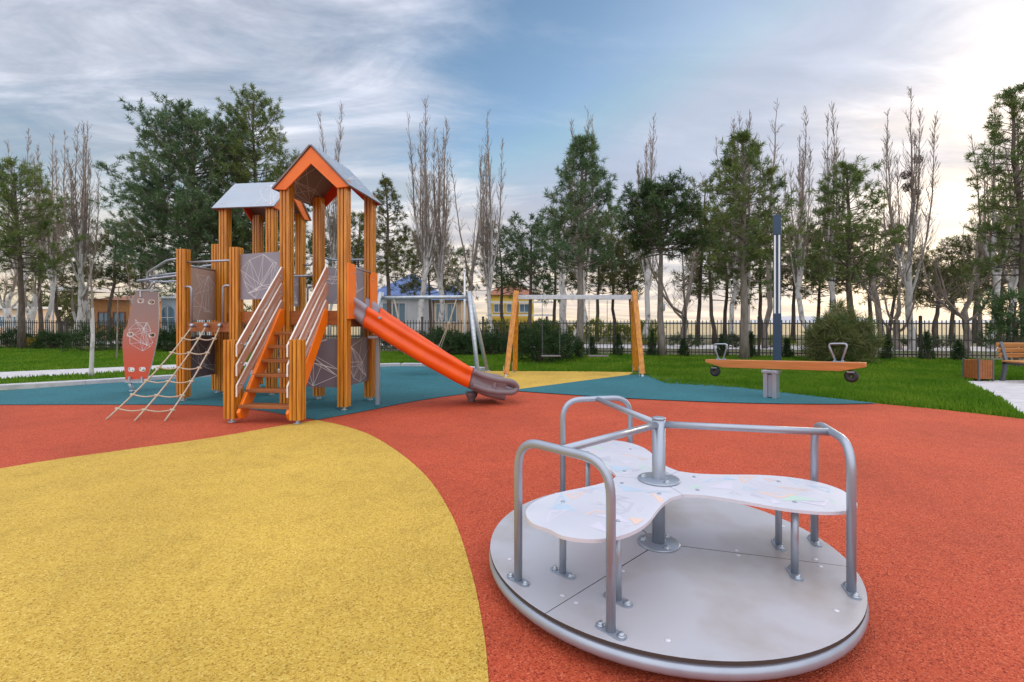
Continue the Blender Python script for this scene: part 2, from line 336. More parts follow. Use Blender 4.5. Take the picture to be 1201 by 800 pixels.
# ------------------------------------------------------------------ grass blades (uncountable)
def in_poly(P, poly):
    x, y = P[:,0], P[:,1]; ins = np.zeros(len(P), bool); n = len(poly)
    for i in range(n):
        x1, y1 = poly[i]; x2, y2 = poly[(i+1) % n]
        c = ((y1 > y) != (y2 > y)) & (x < (x2-x1)*(y-y1)/(y2-y1+1e-12)+x1); ins ^= c
    return ins
rng = np.random.default_rng(5)
def scatter(n, x0, x1, y0, y1): return np.c_[rng.uniform(x0,x1,n), rng.uniform(y0,y1,n)]
P = np.vstack([scatter(90000, 3, 14.5, 5, 12), scatter(90000, -6, 15, 11, 18.5), scatter(70000, -24, -4, 9, 24)])
keep = ~in_poly(P, red_pts) & ~in_poly(P, lpath) & ~in_poly(P, pav) & (P[:,1] < fence_a[1]+(P[:,0]-fence_a[0])*(fence_b[1]-fence_a[1])/(fence_b[0]-fence_a[0])+.2)
kp = np.array(ke); 
bluep = list(bl_low)+list(bl_right[1:])+bl_edge[1:]+[(-11.6,6.6)]
keep &= ~in_poly(P, bluep) & ~in_poly(P, [gp(*q) for q in ((597,458.5),(565,435.6),(746,436.8),(737,440.2))])
for i in range(len(ke)-1):
    a, b = kp[i], kp[i+1]; d = b-a; t = np.clip(((P-a)@d)/(d@d), 0, 1); keep &= np.linalg.norm(P-(a+t[:,None]*d), axis=1) > .27
P = P[keep]; n = len(P); d = np.hypot(P[:,0], P[:,1])
h = rng.uniform(.035,.075,n)*(1+.5*(rng.random(n) < .06)); w = (.006+.0009*d); a = rng.uniform(0,2*math.pi,n); l = rng.uniform(0,.04,n); la = rng.uniform(0,2*math.pi,n)
V = np.empty((n,3,3)); dx = np.c_[np.cos(a)*w, np.sin(a)*w]
V[:,0,:2] = P-dx; V[:,1,:2] = P+dx; V[:,:2,2] = -.012; V[:,2,:2] = P+np.c_[np.cos(la)*l, np.sin(la)*l]; V[:,2,2] = h
def trimesh(name, V, m, parent=None):
    n = len(V); me = bpy.data.meshes.new(name); me.vertices.add(3*n); me.loops.add(3*n); me.polygons.add(n)
    org = np.zeros(3); p = parent
    while p is not None: org += np.array(p.location); p = p.parent
    me.vertices.foreach_set('co', (V.reshape(-1,3)-org).astype(np.float32).ravel()); me.loops.foreach_set('vertex_index', np.arange(3*n, dtype=np.int32))
    me.polygons.foreach_set('loop_start', np.arange(0,3*n,3, dtype=np.int32)); me.polygons.foreach_set('loop_total', np.full(n,3,np.int32))
    me.materials.append(m); me.update(calc_edges=True); me.validate()
    o = bpy.data.objects.new(name, me); C.objects.link(o)
    if parent is not None: o.parent = parent
    return o
kind(trimesh('grass', V, M['grass']), 'stuff')

# ------------------------------------------------------------------ climbing tower
ua = R(-7.6); U = np.array((math.cos(ua), math.sin(ua), 0)); W = np.array((-math.sin(ua), math.cos(ua), 0)); Z = np.array((0,0,1.))
def v3(p, z=0): return np.array((p[0], p[1], z), float)
FR = v3((-2.32,6.70)); FL = FR-.85*U; BR = FR+.85*W; BL = BR-.85*U
T2FL = v3((-4.85,8.2)); T2FR = T2FL+.85*U; T2BL = T2FL+.85*W; T2BR = T2FR+.85*W
PL = v3((-5.08,7.5)); PM = v3((-4.12,7.25)); PB = v3((-5.07,8.35))
NL = v3((-3.40,5.89)); NR = v3((-2.565,5.80))
tower = thing('play_tower', 'orange wooden climbing tower with two roofs, stairs, slide and rope net on blue rubber', 'play tower', (-3.2,7.2,0))
G = .07
def post_profile():
    h, g, dp = .070, .0085, .022; pts = []
    for k in range(4):
        side = [(-h+.008,-h),(-.026-g,-h),(-.026-g,-h+dp),(-.026+g,-h+dp),(-.026+g,-h),(.026-g,-h),(.026-g,-h+dp),(.026+g,-h+dp),(.026+g,-h),(h-.008,-h)]
        c, s_ = [(1,0),(0,1),(-1,0),(0,-1)][k]; pts += [(c*x-s_*y, s_*x+c*y) for x, y in side]
    return pts
PP = post_profile()
rnd = random.Random(11)
def post(p, top, foot=True, rz=ua):
    mb = MB(); mb.prism(PP, .055, top, M=rotz(rz), o=(p[0],p[1],0))
    o = mb.build('post', M['wood'], tower)
    f = MB(); f.tube([(p[0],p[1],-.02),(p[0],p[1],.07)], .022, 10); f.lathe([(.045,0),(.045,.008)], (p[0],p[1],.006), 14); f.build('post_foot', M['galv'], o)
    return o
for p, t in ((FR,3.17),(FL,3.17),(BR,3.17),(BL,3.17),(T2FL,3.2),(T2FR,3.2),(T2BL,3.2),(T2BR,3.2),(PL,2.34),(PM,2.33),(PB,2.55),(NL,1.005),(NR,1.01)): post(p, t)
# roofs
def gable_roof(c, ax, cr, half_l, half_w, ze, zr, side_sign):
    """c centre, ax ridge direction, cr across"""
    mb = MB(); t = .022
    for sg in (-1, 1):
        e0 = c+cr*sg*half_w-ax*half_l+Z*ze; e1 = c+cr*sg*half_w+ax*half_l+Z*ze; r1 = c+ax*half_l+Z*zr; r0 = c-ax*half_l+Z*zr
        nn = np.cross(e1-e0, r0-e0); nn /= np.linalg.norm(nn); nn = nn if nn[2] > 0 else -nn
        Q = [e0,e1,r1,r0]
        mb.add([q for q in Q]+[q+nn*t for q in Q], [(4,5,6,7)], 0); b = mb.n-8
        for f in ((0,1,2,3),): mb.f.append([b+i for i in f]); mb.m.append(2); mb.sm.append(False)
        for f in ((0,1,5,4),(1,2,6,5),(2,3,7,6),(3,0,4,7)): mb.f.append([b+i for i in f]); mb.m.append(3); mb.sm.append(False)
        ex = (e1-e0)/np.linalg.norm(e1-e0); ey = (r0-e0); L = np.linalg.norm(ey); ey /= L
        mb.web(e0+nn*t, ex, ey, 2*half_l, L, rnd, 10, .005, .0015, 1, nn); mb.web(e0, ex, ey, 2*half_l, L, rnd, 10, .005, .0015, 1, -nn)
    rf = mb.build('roof', [M['roof'], M['line'], M['under'], M['mauve']], tower)
    sl = (zr-ze)/half_w
    for sg in (-1, 1):
        g = MB(); w = half_w-.015; zt = zr-.012-.015*sl*0; th = .21
        poly = [(-w, zt-sl*w),(0, zt-.004),(w, zt-sl*w),(w-.17, zt-sl*w-.012),(0, zt-th-.02),(-w+.17, zt-sl*w-.012)]
        off = sg*(half_l-.035)
        Mx = np.stack([cr, Z, ax], 1); g.prism([(x,z) for x, z in poly], -.014, .014, 0, Mx, c+ax*off)
        g.build('gable_board', M['fascia'] if sg == side_sign else M['redboard'], rf)
mc = (FR+FL+BR+BL)/4
gable_roof(mc, W, U, .56, .56, 3.055, 3.635, -1)
c2 = (T2FL+T2FR+T2BL+T2BR)/4
gable_roof(c2, U, W, .56, .56, 3.10, 3.66, 1)
# decks and beams
def beam(p, q, z0, z1, w=.05, m='brownwood', name='beam'):
    mb = MB(); mb.bar(p+Z*(z0+z1)/2, q+Z*(z0+z1)/2, w, z1-z0); return mb.build(name, M[m], tower, .004)
def deck(poly, z, t=.045, name='deck'):
    mb = MB(); poly = [(p[0],p[1]) for p in poly]; mb.prism(poly, z-t, z); return mb.build(name, M['brownwood'], tower)
i_ = .0
deck([FL+U*.07+W*.02, FR-U*.07+W*.02, BR-U*.07-W*.02, BL+U*.07-W*.02], 1.345)
beam(FL+U*.07-W*.0, FR-U*.07, 1.175, 1.375, .06)
beam(BL+U*.07, BR-U*.07, 1.175, 1.375, .06); beam(FL+W*.07, BL-W*.07, 1.175, 1.295); beam(FR+W*.07, BR-W*.07, 1.15, 1.295, .06)
deck([T2FL+U*.07, T2FR-U*.07, T2BR-U*.07, T2BL+U*.07], 1.345)
beam(T2FL+U*.07, T2FR-U*.07, 1.15, 1.375, .06); beam(T2BL+U*.07, T2BR-U*.07, 1.15, 1.33); beam(T2FR+W*.07, T2BR-W*.07, 1.15, 1.33); beam(T2FL+W*.07, T2BL-W*.07, 1.15, 1.33)
deck([PM+U*.09+W*.05, FL-U*.09+W*.08, FL-U*.09+W*.9, T2FR+U*.09-W*.03, PM+U*.09+W*.65], 1.34)
beam(PM+U*.07+W*.03, FL-U*.07+W*.03, 1.21, 1.375, .06)
deck([PL+U*.09+W*.03, PM-U*.09+W*.03, T2FL+U*.35-W*.10, T2FL-U*.06-W*.10, PB+U*.05-W*.1], 1.15)
beam(PL+U*.07, PM-U*.07, 1.07, 1.215, .06); beam(PL+W*.07, PB-W*.07, 1.07, 1.18); beam(PM+W*.07, T2FR-W*.08-U*.1, 1.07, 1.18)
# panels
def wall_panel(p, q, z0, z1, m, seed, name='panel', zq1=None, zq0=None, nodes=13, t=.018):
    rn = random.Random(seed); d = q-p; L = np.linalg.norm(d); d = d/L; nn = np.cross(d, Z)
    zq1 = z1 if zq1 is None else zq1; zq0 = z0 if zq0 is None else zq0
    mb = MB(); Mx = np.stack([d, Z, nn], 1)
    r = .03
    poly = [(0,z0),(L,zq0),(L,zq1),(0,z1)]
    mb.prism(poly, -t/2, t/2, 0, Mx, p, 2)
    mb.web(p+Z*(z0+.01)+nn*(t/2), d, Z, L, min(z1,zq1)-z0-.02, rn, nodes, .006, .0015, 1, nn); mb.web(p+Z*(z0+.01)-nn*(t/2), d, Z, L, min(z1,zq1)-z0-.02, rn, nodes, .006, .0015, 1, -nn)
    return mb.build(name, [M[m], M['line'], M['railedge']], tower)
wall_panel(PM+U*.075, FL-U*.075, 1.55, 2.23, 'panel', 4, 'panel', 2.21, nodes=9)
tp = wall_panel(PL+W*.075, PB-W*.075, 1.25, 2.08, 'tanpanel', 5, 'panel'); tp['label'] = 'tan panel printed with a web of white lines'
wall_panel(BL+U*.075, BR-U*.075, 1.5, 2.07, 'panel', 6); wall_panel(T2FR+W*.075, T2BR-W*.075, 1.5, 2.08, 'panel', 7)
wall_panel(FL+U*.075+W*.02, FR-U*.075+W*.02, .31, .99, 'dpanel', 8, nodes=8); wall_panel(FR+W*.075, BR-W*.075, .32, .985, 'dpanel', 9, nodes=9)
wall_panel(PL+W*.075, PB-W*.075, .33, .99, 'dpanel', 10); wall_panel(T2BL+U*.075, T2BR-U*.075, .35, .98, 'dpanel', 12); wall_panel(T2BL+U*.075, T2BR-U*.075, 1.55, 2.1, 'panel', 13)
# slide entrance boards and bar
for p, sg, z0, z1 in ((FR,1,1.26,2.03),(BR,-1,1.28,1.98)):
    mb = MB(); Mx = np.stack([W*sg, Z, U*1.0], 1) if sg > 0 else np.stack([W*sg, Z, -U], 1)
    mb.prism([(-.065,z0),(.17,z0),(.17,z1-.06),(.12,z1),(-.065,z1)], -.012, .012, 0, Mx, p+U*.084)
    for zz in (z0+.08, z1-.12): mb.sphere(p+U*.098+W*sg*.12+Z*zz, .012, 8, 1, (1,1,1))
    mb.build('entrance_board', [M['orange'], M['bolt']], tower, .003)
mb = MB(); mb.tube([FR+W*.07+U*.05+Z*2.0, BR-W*.07+U*.05+Z*1.97], .014, 8); mb.build('cross_bar', M['silver'], tower)
# side rails, grab handles
def pipe(name, pts, r=.017, fil=.08): mb = MB(); mb.tube(fillet(pts, fil), r, 9); return mb.build(name, M['silver'], tower)
pipe('rail', [PL+U*.07+Z*2.14, PM-U*.07+Z*2.14]); pipe('rail', [PL+W*.07+Z*2.10, PB-W*.07+Z*2.10])
pipe('rail', [T2BR+U*.07+Z*2.26, T2BR+U*.2+Z*2.26, BL-U*.07+Z*2.2]); pipe('rail', [T2FR+U*.07+Z*1.97, BL-U*.07+Z*1.95])
pipe('rail', [BL+W*.07+Z*2.25, BL+W*.45+Z*2.25, BR+W*.45+U*.0+Z*2.25, BR+W*.08+Z*2.28], fil=.12)
for sg, p in ((1, PL), (-1, PM)):
    q = p+U*sg*.07; pipe('grab_handle', [q-W*.05+Z*1.76, q+U*sg*.11-W*.05+Z*1.76, q+U*sg*.11-W*.05+Z*1.2], fil=.09)
q = BL-U*.07; pipe('grab_handle', [q+Z*1.78, q-U*.12+Z*1.78, q-U*.12+Z*1.38], fil=.09)
# climbing loop rails reaching left to the climbing board
bt = np.array((-6.10,8.15,0))
pipe('loop_rail', [PL-U*.07+Z*1.94, bt-W*.12-U*.12+Z*1.90, bt+W*.35-U*.06+Z*1.92, PB-U*.07+Z*1.96], fil=.06)
pipe('loop_rail', [PL-U*.07+Z*2.20, PL-U*.28+Z*2.18, bt-W*.05+U*.02+Z*2.04, bt-W*.05+U*.02+Z*1.86], fil=.1)
pipe('loop_rail', [PB-U*.07+Z*2.20, PB-U*.30+Z*2.18, bt+W*.3+U*.35+Z*2.06, bt+W*.3+U*.30+Z*1.94], fil=.1)
pipe('loop_rail', [PL-U*.07+Z*1.98, bt+U*.0+Z*1.98], fil=.05)
# climbing board
bo = v3(gp(157,459)); Yb = 8.42
def bp(u, v): return (gx(u, Yb)-gx(165, Yb), gz(v, Yb))
outl = [bp(*q) for q in ((160,340.5),(188.5,343),(189.3,371),(188.5,388),(185.5,404),(180.5,424),(174.2,443.8),(145.5,445.8),(143,424),(141.3,403),(142.8,388),(147.5,383.5),(149.5,375),(154,358))]
def slot(u, v, w=.055, h=.030, n=12):
    c = bp(u, v); return [(c[0]+math.copysign(w-h, math.cos(t))+h*math.cos(t), c[1]+h*math.sin(t)) for t in np.arange(n)*2*math.pi/n+.13]
slots = [(166,353),(180,354.5),(152,392.5),(180.5,393),(153.5,433.5),(168,433)]
board = MB(); o_ = np.array((gx(165,Yb), Yb, 0)); tilt = R(3)
Mx = np.stack([U, np.array((0,0,1.)), np.cross(U, Z)], 1)
board.plate(outl, [slot(*q) for q in slots], .022, Mx, o_, 0, 1)
for q in slots:
    ring = slot(*q, .066, .040); hole = slot(*q, .057, .032)
    board.plate(ring, [hole], .028, Mx, o_, 1, 1)
rn = random.Random(5); board.web(o_+U*(bp(150,0)[0])+Z*gz(412,Yb)-np.cross(Z,U)*.011, U, Z, .48, .56, rn, 11, .005, .0015, 2, np.cross(U,Z))
bobj = board.build('climbing_board', [M['board'], M['railedge'], M['line']], tower)
mb = MB(); mb.tube([bo+Z*-.02, (bo[0], Yb, .16)], .03, 10); mb.box((o_[0]+bp(160,0)[0], Yb, .175), (.36,.09,.02), ua); mb.lathe([(.07,0),(.07,.01)], (bo[0],bo[1],.008), 16)
for u in (153,168): mb.box((o_[0]+bp(u,0)[0], Yb-.02, .225), (.03,.03,.09), ua)
mb.build('board_foot', M['galv'], bobj)
mb = MB(); mb.box((o_[0]+bp(174.5,0)[0], Yb, gz(340.5,Yb)), (.43,.08,.02), ua)
for u in (166,181): mb.box((o_[0]+bp(u,0)[0], Yb-.018, gz(345,Yb)), (.03,.02,.10), ua)
mb.tube([(o_[0]+bp(174,0)[0], Yb, gz(340,Yb)), bt+W*.1+Z*1.9], .016, 8); mb.build('board_bracket', M['galv'], bobj)
# rope net
tops = [np.array((gx(u,7.32), 7.30-.015*i, 1.155)) for i, u in enumerate((226.5,243.5,260.5))]
bots = [v3(gp(u,v)) for u, v in ((124,492.5),(157.5,494),(193,494.2))]
net = MB(); cols = []
for a, b in zip(tops, bots):
    ts = np.linspace(0,1,15); cols.append(np.array([a*(1-t)+b*t+np.array((.03,0,-.14*(1-.3*t)))*4*t*(1-t)*.5 for t in ts])); net.tube(cols[-1], .0105, 8)
for k, t in enumerate((.13,.28,.44,.585,.735,.885)):
    pts = []
    for c in cols: i = t*14; j = int(i); pts.append(c[j]*(1-(i-j))+c[j+1]*(i-j))
    for a, b in ((0,1),(1,2)):
        mid = (pts[a]+pts[b])/2+np.array((0,0,-.022)); net.tube(catmull([pts[a],mid,pts[b]],5), .009, 7)
    for p in pts: net.tube([p+np.array((-.03,0,.004)), p+np.array((.03,0,-.004))], .015, 8)
netp = net.build('climbing_net', M['rope'], tower)
for p in tops: mb = MB(); mb.sphere(p+np.array((0,-.01,.01)), .034, 12); mb.tube([p+W*.06, p], .02, 10); mb.build('rope_anchor', M['bolt'], netp)
# stairs
st = MB(); L0 = NL+U*.09; R0 = NR-U*.09
def stair_pt(b, s, z): return np.array((b[0],b[1],0))+W*s+Z*z
for b in (NL+U*.115, NR-U*.10):
    s0, s1 = -.02, .86
    Mx = np.stack([W, Z, np.cross(W, Z)], 1)
    sl = 1.30/.88
    st.prism([(s0,.05),(s0+.10,.05),(s1+.0,1.21),(s1,1.40),(s1-.09,1.40),(s0-.04,.13)], -.024, .024, 0, Mx, v3(b))
stair = st.build('staircase', M['orange'], tower, .012)
for k in range(6):
    z = .2+.173*k; s = .055+.128*k; mb = MB()
    a = NL+U*.10+W*s+Z*z; b = NR-U*.085+W*s+Z*z; mb.bar(a, b, .185, .042); mb.build('step', M['brownwood'], stair, .006)
for side, n0, p1 in ((-1, NL, FL), (1, NR, FR)):
    a0 = n0+U*(.098 if side < 0 else -.098); a1 = v3(p1)+U*(.098 if side < 0 else -.098)
    a1 = np.array((a0+W*.86))
    for zl, zu in ((.875,1.91),(.64,1.69),(.39,1.455)):
        p = a0+Z*zl-W*.05; q = a1+Z*zu; d = q-p; d = d/np.linalg.norm(d); n_ = np.cross(d, U); n_ = n_ if n_[2] > 0 else -n_
        mb = MB(); pl = a0; hh = .070
        Mx = np.stack([W, Z, U], 1); s1 = .86; dz = zu-zl
        mb.prism([(-.055,zl-hh),(-.055,zl+hh),(s1-.02,zu+hh+.0),(s1+.03,zu+hh-.03),(s1+.03,zu-hh)], -.011, .011, 0, Mx, pl, 1)
        ds = np.array((s1+.05, dz)); LL = np.linalg.norm(ds); e1 = W*(ds[0]/LL)+Z*(ds[1]/LL)
        for sg in (-1, 1): mb.web(pl+W*-.03+Z*(zl-.045)+U*sg*.011, e1, Z, LL*.95, .085, rnd, 8, .0035, .0012, 2, U*sg)
        for s in (.02,.80): mb.sphere(pl+W*s+Z*(zl+dz*(s+.05)/(s1+.05))+U*.012, .014, 8, 3)
        mb.build('handrail_board', [M['rail'], M['railedge'], M['line'], M['bolt']], tower)
# slide
sp_ = catmull([(-2.33,7.135,1.285),(-2.15,7.125,1.215),(-1.95,7.12,1.085),(-1.6,7.125,.855),(-1.2,7.155,.60),(-.9,7.205,.415),(-.7,7.25,.30),(-.52,7.305,.225),(-.34,7.36,.185),(-.20,7.41,.175)], 6)
def prof(hw, wall):
    h = wall; r = [(-hw+.055,h),(-hw+.075,.06),(-hw+.13,.008),(0,0),(hw-.13,.008),(hw-.075,.06),(hw-.055,h),(hw-.04,h+.028),(hw-.012,h+.034),(hw+.012,h+.014),(hw+.014,h-.035),(hw-.008,h-.06),(hw-.014,h-.11),(hw+.008,h-.14),(hw+.004,h-.20),(hw-.03,h-.255),(hw-.09,h-.27)]
    return r+[(-x, z) for x, z in r[::-1][:-7]]
def sweep(mb, pts, hw, wall, mi=0, caps=True):
    T = np.gradient(pts, axis=0); n = None; V = []
    for i, p in enumerate(pts):
        t = T[i]; t2 = np.array((t[0],t[1],0)); t2 /= np.linalg.norm(t2); side = np.array((-t2[1], t2[0], 0)); up = np.array((0,0,1.))
        t = t/np.linalg.norm(t); up = np.cross(t, side); up = up if up[2] > 0 else -up; up = (up*.5+Z*.5); up /= np.linalg.norm(up)
        w_ = wall[i] if hasattr(wall, '__len__') else wall; pr = prof(hw, w_); n = len(pr); V += [p+side*x+up*z for x, z in pr]
    mb.add(V, [(i*n+j, i*n+(j+1) % n, (i+1)*n+(j+1) % n, (i+1)*n+j) for i in range(len(pts)-1) for j in range(n)], mi, True)
    b = mb.n-len(V)
    mb.f.append([b+j for j in range(n)]); mb.m.append(mi); mb.sm.append(False); mb.f.append([b+(len(pts)-1)*n+j for j in range(n)][::-1]); mb.m.append(mi); mb.sm.append(False)
ia = int(6*1.35); ib = int(6*6.05)
mb = MB(); sweep(mb, sp_[ia:ib+1], .325, .235)
slide = mb.build('slide', M['slide'], tower)
mb = MB(); sweep(mb, sp_[1:ia+1], .322, np.linspace(.30,.238,ia)); mb.build('slide_head', M['lilac'], slide)
mb = MB(); k = len(sp_)-ib; sweep(mb, sp_[ib:], .328, np.linspace(.236,.15,k)); e = sp_[-1]; t_ = sp_[-1]-sp_[-3]; t_ /= np.linalg.norm(t_); sd = np.array((-t_[1],t_[0],0))
for sg in (-1,1):
    nb2 = len(sp_)-ib; up_ = [sp_[ib+q]+sd*sg*.318+Z*(.235-.06*q/nb2) for q in range(1, nb2, 3)]
    lo_ = [sp_[ib+q]+sd*sg*.312+Z*(.03-.02*q/nb2) for q in range(1, nb2, 3)]
    pts = up_+[e+sd*sg*.30+t_*.10+Z*.155, e+sd*sg*.27+t_*.185+Z*.085, e+sd*sg*.29+t_*.12+Z*.015]+lo_[::-1]
    mb.tube(catmull(pts, 5), .046, 12)
for zz, out in ((.15,.11),(.085,.185),(.018,.12)): mb.tube(catmull([e+sd*.28+t_*out+Z*zz, e+sd*.12+t_*(out+.02)+Z*zz, e-sd*.12+t_*(out+.02)+Z*zz, e-sd*.28+t_*out+Z*zz], 4), .042, 10) if zz < .1 else None
mb.box(sp_[-8]+sd*-.33+Z*.10, (.05,.02,.12), ua, mi=0)
mb.build('slide_exit', M['mauve'], slide)
ft = v3(gp(553.5,470.5)); mb = MB(); mb.lathe([(.05,-.02),(.05,.03),(.085,.09),(.10,.15)], (ft[0],ft[1]-.05,0), 20); mb.build('slide_foot', M['mauve'], slide)
for sg in (-1,1): mb = MB(); mb.box(sp_[14]+np.array((0,sg*.315,.26)), (.05,.07,.03), ua); mb.build('slide_clamp', M['silver'], slide, .006)
sup = v3(gp(444,474.5)); mb = MB(); mb.box((sup[0],sup[1]-.04,.52), (.055,.055,1.04), ua); mb.box((sup[0],sup[1]-.04,1.0), (.16,.34,.04), ua); mb.build('slide_support', M['silver'], slide, .006)

# ------------------------------------------------------------------ merry-go-round
cx, cy = .7323, 2.4198; AX = [R(-136.2), R(-16.2), R(103.8)]
car = thing('merry_go_round', 'silver merry-go-round with three printed white seats and tube handles on red rubber', 'merry-go-round', (cx,cy,0))
def cp(r, a, z): return np.array((cx+r*math.cos(a), cy+r*math.sin(a), z))
mb = MB(); mb.tube([cp(.819, a, .074) for a in np.arange(72)*2*math.pi/72], .028, 12, closed=True); mb.build('rim', M['silver'], car)
mb = MB(); mb.lathe([(.76,.05),(.80,.05),(.80,.1065),(.76,.1065)], (cx,cy,0), 72, caps=True); mb.build('base_disc', M['gap'], car)
mb = MB(); mb.lathe([(.22,-.01),(.22,.055)], (cx,cy,0), 32); mb.build('bearing', M['gap'], car)
for k in range(3):
    a0 = AX[k]; a1 = AX[k]+R(120); g = .0016; aa = np.linspace(a0, a1, 40); pol = []
    nrm0 = np.array((-math.sin(a0), math.cos(a0)))*g; nrm1 = np.array((math.sin(a1), -math.cos(a1)))*g
    for i, a in enumerate(aa):
        q = np.array((.84*math.cos(a), .84*math.sin(a)))
        if i == 0: q = q+nrm0
        if i == 39: q = q+nrm1
        pol.append((cx+q[0], cy+q[1]))
    mid = (a0+a1)/2; pol.append((cx+.003*math.cos(mid), cy+.003*math.sin(mid)))
    mb = MB(); mb.prism(pol, .107, .121, 0, side=1)
    for r, da in ((.36,.07),(.36,-.07),(.70,.05),(.70,-.05),(.76,.9),(.76,-.9)):
        a = a0+da if da > 0 and abs(da) < .5 else (a1+da if abs(da) < .5 else mid+da*.55)
        c_ = cp(r, a, .1212); mb.lathe([(.011,0),(.009,.0015)], c_, 10, 2)
    mb.build('deck_panel', [M['deckgrey'], M['gap'], M['seat']], car)
mb = MB(); mb.tube([cp(0,0,.12), cp(0,0,.745)], .032, 20); mb.lathe([(.034,0),(.034,.006),(.026,.010)], (cx,cy,.742), 20); hub = mb.build('centre_post', M['silver'], car)
def bolt(mb, c, r=.012, mi=0): mb.lathe([(r*1.3,0),(r*1.3,.003),(r,.0035),(r,r*.45),(r*.88,r*.8),(r*.55,r*1.05),(.001,r*1.12)], c, 12, mi)
for z in (.1215, .4385):
    mb = MB(); mb.lathe([(.102,0),(.102,.006),(.098,.0085)], (cx,cy,z), 36)
    for k in range(3): bolt(mb, cp(.075, AX[k]+R(60), z+.0085), .013, 1)
    mb.build('flange', [M['silver'], M['bolt']], hub)
half = [(.822,0),(.832,5),(.81,10),(.77,14.5),(.70,19),(.61,22.8),(.52,25.5),(.42,28),(.345,31),(.285,36),(.245,42),(.222,50),(.21,57),(.2075,59.6)]
def foot(mb, p, d, w=.024, L=.065):          # oval foot plate with two bolts along direction d
    pts = [(math.copysign(L-w, math.cos(t))+w*math.cos(t), w*math.sin(t)) for t in np.arange(20)*math.pi/10+.05]
    mb.prism(pts, 0, .006, 0, rotz(math.atan2(d[1],d[0])), p)
    for s in (-1,1): bolt(mb, p+np.array((d[0],d[1],0))*s*.044+Z*.006, .0125, 1)
pcol = ['p_blue','p_grey','p_peach','p_green','p_lilac']
for k in range(3):
    ax = AX[k]; ur = np.array((math.cos(ax), math.sin(ax), 0)); ut = np.array((-math.sin(ax), math.cos(ax), 0)); rn = random.Random(20+k)
    pol = [(r*math.cos(R(t)), r*math.sin(R(t))) for r, t in half]
    full = [(x,-y) for x, y in pol[::-1]]+pol[1:]+[(.004,0)]
    full = [(x,y) for x, y in full]
    top = catmull([(*p,0) for p in full[:-1]], 3)[:, :2]; ring = [tuple(p) for p in top]+[(.004,0)]
    seat = MB(); Mx = np.stack([ur, ut, Z], 1); seat.plate(ring, [], .014, Mx, (cx,cy,.430), 0)
    def inside(x, y):
        r = math.hypot(x,y); t = abs(math.degrees(math.atan2(y,x)))
        return r > .14 and r < np.interp(t, [q[1] for q in half], [q[0] for q in half])-.012
    made = 0; tries = 0; cen_ = []
    while made < 19 and tries < 3000:
        tries += 1
        x, y = rn.uniform(.12,.82), rn.uniform(-.3,.3); s = rn.uniform(.04,.125); a = rn.uniform(0,6.3); a2 = a+rn.uniform(.5,2.4)
        tri = [(x,y),(x+s*math.cos(a), y+s*math.sin(a)),(x+s*rn.uniform(.6,1.1)*math.cos(a2), y+s*.8*math.sin(a2))]
        if not all(inside(*q) for q in tri): continue
        z = .4372+made*4e-5; mi = 1+rn.randrange(5)
        cc = np.mean(np.array(tri),0); ar = (tri[1][0]-tri[0][0])*(tri[2][1]-tri[0][1])-(tri[2][0]-tri[0][0])*(tri[1][1]-tri[0][1])
        if any(np.linalg.norm(cc-q) < .075 for q in cen_): continue
        if ar < 0: tri = [tri[0],tri[2],tri[1]]
        if abs(ar) < 1.6e-3: continue
        cen_.append(cc)
        if rn.random() < .45: # outlined triangle
            inn = [cc+(np.array(q)-cc)*.6 for q in tri]; V = [np.array((cx,cy,z))+ur*q[0]+ut*q[1] for q in list(tri)+inn]
            seat.add(V, [(0,1,4,3),(1,2,5,4),(2,0,3,5)], mi)
        else: seat.add([np.array((cx,cy,z))+ur*q[0]+ut*q[1] for q in tri], [(0,1,2)], mi)
        made += 1
    for s in (-1,1):
        for r, t in ((.5865,14),(.20,30)): bolt_c = cp(r, ax+s*R(t), .4376); seat.lathe([(.010,0),(.007,.003),(.001,.004)], bolt_c, 10, 6)
    so = seat.build('seat', [M['seat']]+[M[q] for q in pcol]+[M['silver']], car)
    for s in (-1,1):
        p = cp(.5865, ax+s*R(14), .121); mb = MB(); mb.tube([p, p+Z*.304], .0155, 12); foot(mb, p, ut if k != 1 else ut); mb.lathe([(.03,0),(.03,.006)], p+Z*.3005, 14); mb.build('seat_leg', [M['silver'], M['bolt']], so)
    mb = MB(); a1 = cp(.788, ax-R(17.4), .121); a2 = cp(.788, ax+R(17.4), .121)
    mb.tube(fillet([a1, a1+Z*.605, a2+Z*.605, a2], .125, 9), .0178, 14)
    mb.tube([cp(.025, ax, .716), cp(.788*math.cos(R(17.4)), ax, .724)], .0165, 14)
    tt = ut
    for p in (a1, a2): foot(mb, p, ut, .022, .062)
    mb.build('handle', [M['silver'], M['bolt']], car)

